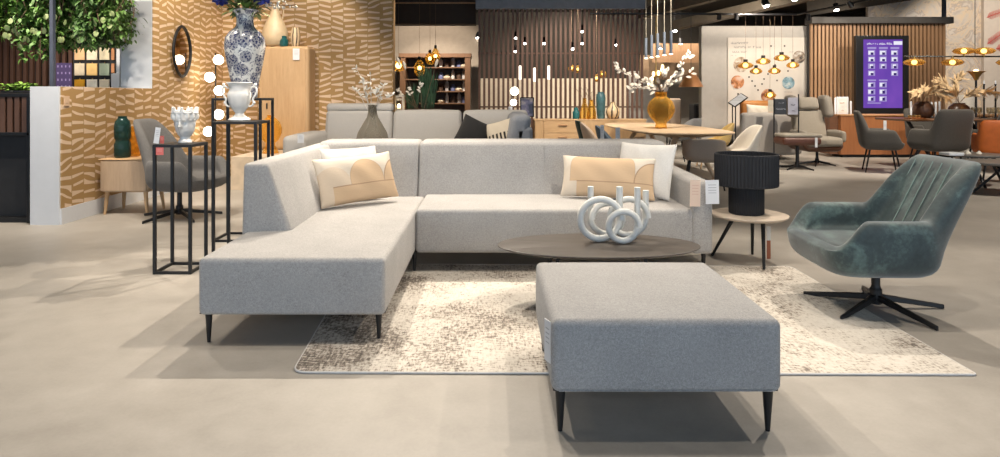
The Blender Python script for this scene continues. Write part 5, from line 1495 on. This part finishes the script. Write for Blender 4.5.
MB().box((x0 + .03, 13.542, z0 + .04), (x1 - .03, 13.551, z1 - .03)).build('card', paint('card white', (.76, .73, .68), .6), fp)
strokes('lettering', [(839.8, 844.2, 103, .8), (841.5, 843.5, 110.5, .7)], paint('brown lettering', (.40, .2, .1), .6), fp, 13.54, 1.2, 7)
rebase(fp, ((x0 + x1) / 2, 13.57, zt_))
for u, vt, w in ((850.8, 101.5, 'tall white candle right beside the framed card'), (835.2, 98, 'tall white candle left of the framed card')):
    lathe_thing('candle', w, 'candle', u, 13.6, zt_, [(0, 0), (.018, 0), (.018, ZV(vt, 13.6) - zt_), (.012, ZV(vt, 13.6) - zt_ + .008), (0, ZV(vt, 13.6) - zt_ + .01)], M_white, seg=12)
# purple touch screen kiosk
ks = thing('display_screen', 'tall black kiosk with a glowing purple screen of tiles', 'screen')
Y = 14.2
MB().box((XU(856, Y), Y, 0), (XU(909, Y), Y + .10, ZV(35.5, Y))).build('housing', paint('gloss black housing', (.012, .012, .013), .3), ks, .008)
t_ = NT('purple screen light'); o_ = t_.xyz(t_.coord('Generated'))
em = t_.n('Emission', Color=t_.mix(t_.noise(t_.coord('Generated'), 2.2, 2), (.10, .05, .38), (.24, .09, .52)), Strength=.95); t_.t.links.new(em.outputs[0], t_.out.inputs[0])
S0 = Y - .004
MB().box((XU(863.5, S0), S0, ZV(108, S0)), (XU(902.5, S0), Y + .001, ZV(39.5, S0))).build('screen', t_.m, ks)
M_tile = glow('lilac tile light', (.42, .34, .70), .9); M_icon = glow('white icon light', (.85, .84, .95), 1.0); M_sh = glow('dim violet light', (.06, .03, .2), .8)
def tile(name, u0, v0, u1, v1, mat, d=.006):
    yy = S0 - d
    return MB().box((XU(u0, yy), yy, ZV(v1, yy)), (XU(u1, yy), yy + .002, ZV(v0, yy))).build(name, mat, ks, smooth=False)
tile('logo_tile', 893.7, 41.2, 902.3, 44.8, M_icon)
strokes('title_lettering', [(867, 892, 43.9, 1.5)], M_icon, ks, S0 - .002, 1.3, 9)
for ci, u in enumerate((867.5, 879, 890.5)):
    tile('heading_tile', u, 47, u + 8.8, 49, M_tile)
    rows = ((50, 54.5), (56.5, 61), (63.5, 68), (70.5, 75)) if ci != 1 else ((50, 54.5), (56.5, 61), (63.5, 68))
    for a, b in rows:
        tile('icon_tile', u + .6, a, u + 7.6, b + .8, M_tile, .005)
        tile('icon', u + .9 + (a % 2), a + .9, u + 5.2 + (a % 3) * .6, b, M_icon, .008)
        tile('icon_shade', u + 3.2, a + 2.4, u + 6, b + .3, M_sh, .010)
for ci, u in enumerate((867.5, 879)):
    tile('heading_tile', u, 79.5, u + 8.5, 81, M_tile)
    for a, b in ((82, 86.5), (89, 93.5), (96, 100.5)):
        tile('icon_tile', u + .4, a, u + 7.8, b + 1, M_tile, .005)
        tile('icon', u + .8, a + .9, u + 5, b, M_icon, .008)
        tile('icon_shade', u + 3.4, a + 1.6, u + 6, b + .2, M_sh, .010)
tile('heading_tile', 867.5, 102.5, 881, 103.6, M_tile)
rebase(ks, (XU(882, Y), Y + .05, 0))
# red coral drawings on the cream wall
cd = thing('wall_decal', 'red coral branch drawings on the cream wall at the right edge', 'decal')
M_red = paint('coral red ink', (.62, .09, .07), .7); Y = 16.09
def frond(pts, nm):
    m = MB(); P_ = [AT(u, v, Y) for u, v in pts]; m.tube(P_, .008, 5)
    rr = random.Random(len(pts))
    for a, b in zip(P_, P_[1:]):
        for t in (.1, .3, .5, .7, .9):
            q = a + (b - a) * t; d = (b - a).normalized()
            for s in (-1, 1):
                e = q + (d * .09 + Vector((-d.z, 0, d.x)) * s * .09)
                m.tube([q, e], [.006, .003], 5)
    m.build(nm, M_red, cd)
frond([(987, 17.5), (993, 15), (1000, 12.5), (1008, 8)], 'coral_branch')
frond([(987.5, 44), (992, 40.5), (997, 37), (1004, 32)], 'coral_branch')
frond([(996, 49), (1001, 47.5), (1007, 45)], 'coral_branch')
rebase(cd, AT(995, 44, Y))
# bar pendant with amber discs
bp = thing('bar_pendant', 'long black bar pendant with five glowing amber discs at the right', 'pendant')
Y = 10.6
MB().tube([AT(904, 56.5, Y), AT(1030, 56.5, Y)], .013, 8).build('bar', M_black, bp)
for (u, v) in ((914.3, 62.3), (952.5, 62.3), (964, 51), (983.8, 51), (1008, 62.3)):
    c = AT(u, v, Y)
    g = MB().lathe([(.001, .05), (.06, .055), (.13, .035), (.165, 0), (.13, -.035), (.06, -.055), (.001, -.05)], c, 28).build('glass_disc', M_amberd, bp)
    MB().ball(c, .042, 14).build('bulb', M_bulb, bp)
    MB().tube([Vector((c.x, c.y, ZV(56.5, Y))), c], .018, 8).build('holder', M_gold, bp)
for u in (975, 1025): MB().tube([AT(u, 56.5, Y), Vector((XU(u, Y), Y, CZ))], .006, 6).build('rod', M_black, bp)
rebase(bp, AT(967, 56.5, Y))
# right dining table with dark chairs
Y = 11.3
rt = thing('dining_table', 'dark wood dining table between the dark chairs at the right', 'table')
tz_ = ZV(119, 11.0); x0, x1 = XU(906, 11.0), XU(1035, 11.0)
MB().soft((x0, 10.9, tz_ - .04), (x1, 11.9, tz_), .019).build('tabletop', wood('dark table wood', (.17, .085, .045), (.11, .055, .03), 'x', .4), rt)
for a, b in ((.3, .75), (.75, .3)):
    for q in (.25, .75):
        MB().tube([(x0 + (x1 - x0) * (q - .12 + .24 * (a > .5)), 11.4, 0), (x0 + (x1 - x0) * (q + .12 - .24 * (a > .5)), 11.4, tz_ - .04)], .03, 8).build('leg', M_black, rt)
rebase(rt, ((x0 + x1) / 2, 11.4, 0))
M_dch = fabric('dark grey leather', (.078, .072, .064), .5, .07)
zt4 = ZV(107.5, 11.4)
def arm_chair(label, x, y, rz, mat=M_dch, zt=1.03, sc=1.0):
    return put(dining(label, mat, M_black, 'arm', zt), (x, y, 0), rz, sc)
arm_chair('dark grey armchair at the left end of the dark dining table, facing right', XU(881, 10.95), 10.95, R(66))
arm_chair('dark grey armchair with its back turned to the front of the dark table', XU(938, 10.5), 10.5, R(184), sc=1.04)
arm_chair('dark grey armchair on the far side of the dark table', XU(931, 12.45), 12.45, R(6))
arm_chair('dark grey armchair at the right of the dark table, next to the orange chair', XU(990, 10.9), 10.9, R(200))
arm_chair('bright orange leather chair cut off by the right edge', XU(1001, 9.6), 9.6, R(150), M_orange, .93)
card('price_tag', 'pale tag hanging on the left dark armchair at the table', 'price tag', 883.5, 120.5, 886.5, 132, 10.85, M_tagw)
lathe_thing('round_pot', 'left dark brown round pot on the dark dining table', 'pot', 923, 11.6, tz_, [(0, 0), (6, 0), (9, 3), (9.8, 8), (8, 13), (5, 15.5), (5.3, 16.3), (4.3, 15.5), (0, 13)], paint('brown pot glaze', (.075, .035, .02), .4), kpx=1)
lathe_thing('round_pot', 'right and larger dark brown round pot on the dark dining table', 'pot', 959, 11.2, tz_, [(0, 0), (6.5, 0), (9.5, 3), (10.3, 7.5), (8.5, 12), (5, 14.6), (5.3, 15.5), (4.3, 14.6), (0, 12)], paint('brown pot gloss', (.09, .04, .022), .35), kpx=1)
def pampas(label, base_, tips, seed):
    r = thing('pampas_grass', label, 'dried grass')
    rr = random.Random(seed); st = MB()
    for tp_ in tips:
        pts = [base_ - Vector((0, 0, .12)), base_] + [AT(u, v, Yp) for u, v, Yp in tp_]
        st.tube(pts, .005, 5)
        m = MB()
        for i in range(150):
            k = rr.randrange(1, len(pts) - 1); t = rr.random(); q = pts[k] + (pts[k+1] - pts[k]) * t
            if k == 1 and t < .55: continue
            d = (pts[k+1] - pts[k]).normalized() + Vector((rr.gauss(0, .35), rr.gauss(0, .35), rr.gauss(0, .3) - .15))
            m.leaf(q, d, (0, -1, .3), rr.uniform(.10, .19), .022, .25)
        m.build('plume', M_pampas, r)
    st.build('stems', M_twig, r)
    return rebase(r, base_ - Vector((0, 0, .12)))
pampas('dried pampas plumes arching from the left brown pot', AT(922, 103, 11.55), [[(926, 95, 11.5), (932, 90, 11.4), (940, 93, 11.3), (948, 98, 11.2)], [(918, 95, 11.5), (924, 90, 11.5), (916, 92.5, 11.4)]], 3)
pampas('dried pampas plumes arching from the right brown pot', AT(959, 103.5, 11.2), [[(955, 95, 11.2), (948, 88, 11.2), (943, 82, 11.2)], [(966, 96, 11.2), (976, 92, 11.1), (988, 91, 11.0), (1004, 94, 11.0)], [(957, 90, 11.2), (956, 82, 11.3), (959, 78, 11.3)]], 4)
for i, (u, vt, w) in enumerate(((911, 101.5, 'white candle left of the left brown pot on the dark table'), (931.5, 102, 'first white candle right of the left brown pot'), (935.7, 102, 'second white candle right of the left brown pot'), (939.7, 101.5, 'third white candle right of the left brown pot'))):
    h_ = ZV(vt, 11.6) - tz_
    lathe_thing('candle', w, 'candle', u, 11.62, tz_, [(0, 0), (.03, 0), (.03, .012), (.017, .02), (.017, h_ - .01), (.012, h_), (0, h_)], M_white, 'white candles on the dark dining table', 12)
bd = thing('serving_board', 'wooden board with small cups on the left end of the dark table', 'board')
MB().box((XU(907.5, 11.1), 11.0, tz_ + .001), (XU(922, 11.1), 11.2, tz_ + .018)).build('board', M_counter, bd, .005)
rebase(bd, (XU(914, 11.1), 11.1, tz_))
for i, u in enumerate((909.5, 912.5, 916, 919.5)):
    lathe_thing('cup', 'small brass cup, %s from the left on the serving board' % ('first', 'second', 'third', 'fourth')[i], 'cup', u, 11.1, tz_ + .018, [(0, 0), (.018, 0), (.024, .03), (.022, .045), (.018, .04), (0, .01)], M_gold, 'brass cups on the serving board', 14)
cvs = lathe_thing('ceramic_vase', 'pale square-shouldered vase behind the right brown pot', 'vase', 965, 12.6, .0, [(0, 0), (.14, 0), (.15, .05), (.15, ZV(96, 12.6) - .03), (.145, ZV(95, 12.6)), (.12, ZV(95.5, 12.6)), (0, ZV(99, 12.6))], M_linen, seg=32)
tr = thing('torch_lamp', 'gold trumpet-shaped uplighter lamp on a black stem at the right', 'lamp')
Y = 12.9; c = AT(976, 71.5, Y)
MB().lathe([(.001, -.18), (.03, -.17), (.06, -.1), (.11, -.03), (.17, .0), (.165, .005), (.1, -.02), (.04, -.08), (.001, -.1)], c, 28).build('shade', M_gold, tr)
MB().ball(c + Vector((0, 0, .0)), .045, 12).build('bulb', M_bulb, tr)
MB().tube([Vector((c.x, c.y, .02)), c - Vector((0, 0, .16))], .02, 8).build('stem', M_black, tr)
MB().lathe([(.001, 0), (.16, 0), (.16, .02), (.02, .025), (.001, .025)], (c.x, c.y, 0), 24).build('lamp_base', M_black, tr)
rebase(tr, (c.x, c.y, 0))
for u, vt, w in ((984, 84, 'tall black candlestick just right of the gold lamp'), (995.5, 84, 'tall black candlestick at the right edge of the dark table')):
    r = thing('candlestick', w, 'candlestick')
    b = Vector((XU(u, 11.5), 11.5, tz_ + .001)); h_ = ZV(vt, 11.5) - tz_
    MB().lathe([(.001, 0), (.05, 0), (.05, .01), (.015, .02), (.013, h_ * .5), (.018, h_ * .52), (.013, h_ * .55), (.013, h_ - .02), (.022, h_), (.001, h_)], b, 16).build('stick', M_black, r)
    MB().lathe([(.001, h_), (.011, h_), (.010, h_ + .06), (.001, h_ + .062)], b, 10).build('candle_stub', M_white, r)
    rebase(r, b)
for i, (u, w) in enumerate(((973.5, 'first'), (979.5, 'second'), (989, 'third'), (993, 'fourth'), (999, 'fifth'))):
    lathe_thing('drinking_glass', 'clear amber-tinted glass, %s from the left behind the right chair' % w, 'glass', u, 11.3, tz_, [(0, 0), (.03, 0), (.032, .005), (.008, .012), (.008, .07), (.035, .10), (.04, .15), (.034, .19), (.031, .19), (.036, .15), (.03, .11), (0, .09)], glass('wine glass', (.9, .85, .75), .8, .05, (.5, .45, .35)), 'glasses on the dark dining table', 18)
# low nest of coffee tables at the right
def low_table(label, u, v, Y, rx_, ry_, u2=None):
    r = thing('coffee_table', label, 'coffee table')
    c = AT(u, v, Y)
    MB().lathe([(.001, -.03), (.94, -.03), (1, -.012), (1, 0), (.99, .003), (.001, .003)], (c.x, c.y, c.z), 48, sx=rx_, sy=ry_).build('tabletop', paint('grey stone top', (.20, .185, .165), .5), r, angle=30)
    for k in range(3):
        a = 2 * PI * k / 3 + .5
        MB().tube([(c.x + rx_ * .62 * math.cos(a), c.y + ry_ * .62 * math.sin(a), 0), (c.x - rx_ * .25 * math.cos(a), c.y - ry_ * .25 * math.sin(a), c.z - .03)], .016, 8).build('leg', M_black, r)
    rebase(r, (c.x, c.y, 0)); return c
c1 = low_table('round grey coffee table just above the teal armchair back, the far one of two', 975, 154, 9.2, .36, .33)
c2 = low_table('oval grey coffee table at the right edge, the near one of two', 997, 161.5, 8.5, .42, .38)
o = MB().soft((XU(946.5, 8.9) , 8.85, c1.z + .004), (XU(962, 8.9), 9.06, c1.z + .045), .012).build('book', M_white); tag(o, 'thick white book lying on the far grey coffee table', 'book'); rebase(o, (XU(954, 8.9), 8.95, c1.z + .004))
for i, (u, w) in enumerate(((968, 'left'), (979, 'right'))):
    lathe_thing('tealight_holder', 'small pale pyramid tealight, the %s one on the far grey coffee table' % w, 'candle holder', u, 9.2, c1.z + .003, [(0, 0), (.04, 0), (.036, .01), (.006, .045), (0, .047)], M_blossom, None, 8)

for u, v, r, h, w in ((571.5, 68, .10, .2, 'first of the amber lamps glowing through the slat screen'), (578, 69, .10, .22, 'second of the amber lamps glowing through the slat screen'), (596.5, 78, .11, .22, 'third of the amber lamps glowing through the slat screen'), (603, 74, .10, .24, 'rightmost amber lamp glowing through the slat screen')):
    pendant(u, v, 18.5, r, h, w)
for u, v, w in ((520.5, 73, 'left one of the white lanterns seen through the slat screen'), (535.5, 75, 'middle one of the white lanterns seen through the slat screen'), (548.5, 73, 'right one of the white lanterns seen through the slat screen')):
    p = thing('lantern', w, 'lantern', 'white lanterns behind the slat screen'); c = AT(u, v, 18)
    MB().soft((c.x - .06, 17.94, c.z - .18), (c.x + .06, 18.06, c.z + .20), .03).build('paper_shade', glow('lit paper shade', (1, .90, .74), 3), p)
    MB().tube([c + Vector((0, 0, .24)), Vector((c.x, c.y, CZ))], .006, 5).build('cord', M_black, p)
    rebase(p, c)
# ================================================================== LIGHT
def spot(x, y, z, tx, ty, tz, W, ang=95, blend=.5, rad=.05, c=(1, .885, .745)):
    l = bpy.data.lights.new('spot_light', 'SPOT'); l.energy = W; l.spot_size = R(ang); l.spot_blend = blend; l.shadow_soft_size = rad; l.color = c
    o = bpy.data.objects.new('spot_light', l); col.objects.link(o); o.location = (x, y, z)
    o.rotation_euler = (Vector((tx, ty, tz)) - Vector((x, y, z))).to_track_quat('-Z', 'Y').to_euler(); return o
KZ = 3.6
KEY = 240
for x, y, tx, ty, W, ang in ((-.28, 6.15, -.9, 4.0, 420, 80), (-1.3, 6.15, -1.6, 3.4, 420, 88), (1.44, 3.71, .5, 3.9, 180, 95),
                             (-.07, 3.27, .6, 3.4, 150, 115), (2.0, 2.6, 1.6, 2.8, 105, 95), (3.4, 5.6, 2.5, 3.9, 340, 80), (.4, 6.9, .5, 5.3, 120, 70)):
    spot(x, y, KZ, tx, ty, 0, W, ang, rad=.02)
spot(-3.4, 5.6, KZ, -3.2, 5.4, 0, 220)
spot(-1.7, 3.6, KZ, -2.1, 5.0, .9, 260, 40)
spot(4.6, 3.6, KZ, 4.4, 3.6, 0, 180)
spot(-3.0, 3.2, KZ, -3.0, 2.6, 0, 150)
# unseen spots added to brighten the papered corner and furniture areas
spot(-3.0, 8.2, 3.7, -4.2, 9.6, .9, 267, 80)
spot(-2.4, 8.9, 3.7, -3.2, 10.3, 1.4, 125, 80)
spot(-3.3, 6.4, 3.7, -4.1, 7.4, .6, 196, 70)
spot(-1.2, 6.2, 3.7, -1.2, 8.0, .9, 425, 80)
spot(1.6, 10.9, 3.7, 1.6, 12.5, .9, 481, 90)
spot(2.9, 9.4, 3.7, 2.9, 10.7, .7, 623, 80)
spot(-1.5, 14.2, 3.7, -1.6, 17, 1.3, 380, 80)
spot(7.1, 12.9, 3.45, 6.3, 15, 1.6, 240, 130, .9)
spot(5.2, 12.5, 3.0, 5.9, 15, 1.6, 240, 130, .9)
spot(6.2, 10.4, 3.7, 6.2, 12, .5, 481, 80)
spot(8.6, 12.2, 3.7, 8.8, 14.6, 1.4, 330, 90)
spot(8.2, 9.6, 3.7, 8.2, 11.3, .8, 481, 80)
spot(11.5, 13.5, 3.7, 12.0, 16, 2.0, 270, 90)
spot(3.0, 17.5, 3.9, 3.0, 22, 1.2, 1134, 110)
spot(7.0, 7.0, 3.7, 6.6, 7.6, 0, 481, 100)
spot(-5.6, 6.4, 3.9, -5.6, 7.6, 2.2, 518, 80)
spot(-6.3, 8.9, 3.9, -6.3, 10.4, 1.6, 200, 80)
spot(-5.5, 8.6, 3.6, -5.7, 9.5, 1.6, 110, 60)
spot(-4.6, 5.2, 3.7, -4.5, 6.6, .9, 200, 70)
spot(-2.9, 5.6, 3.7, -4.2, 7.2, .8, 240, 50)
spot(-4.0, 6.9, 3.0, -4.7, 8.2, 2.0, 60, 60)
spot(-1.1, 10.4, 3.7, -1.25, 11.5, .9, 200, 60)
spot(-1.4, 14.8, 3.2, -1.4, 16.4, 1.4, 200, 80)
spot(-2.05, 4.6, 3.7, -2.1, 5.4, 1.4, 130, 30)
spot(4.2, 15.8, 3.9, 4.6, 17.4, 2.3, 380, 90)
spot(4.9, 16.6, 3.7, 4.9, 18, 1.0, 260, 80)
w = bpy.data.worlds.new('daylight'); scn.world = w; w.use_nodes = True
w.node_tree.nodes['Background'].inputs[0].default_value = (.63, .80, 1, 1)
w.node_tree.nodes['Background'].inputs[1].default_value = 1.9
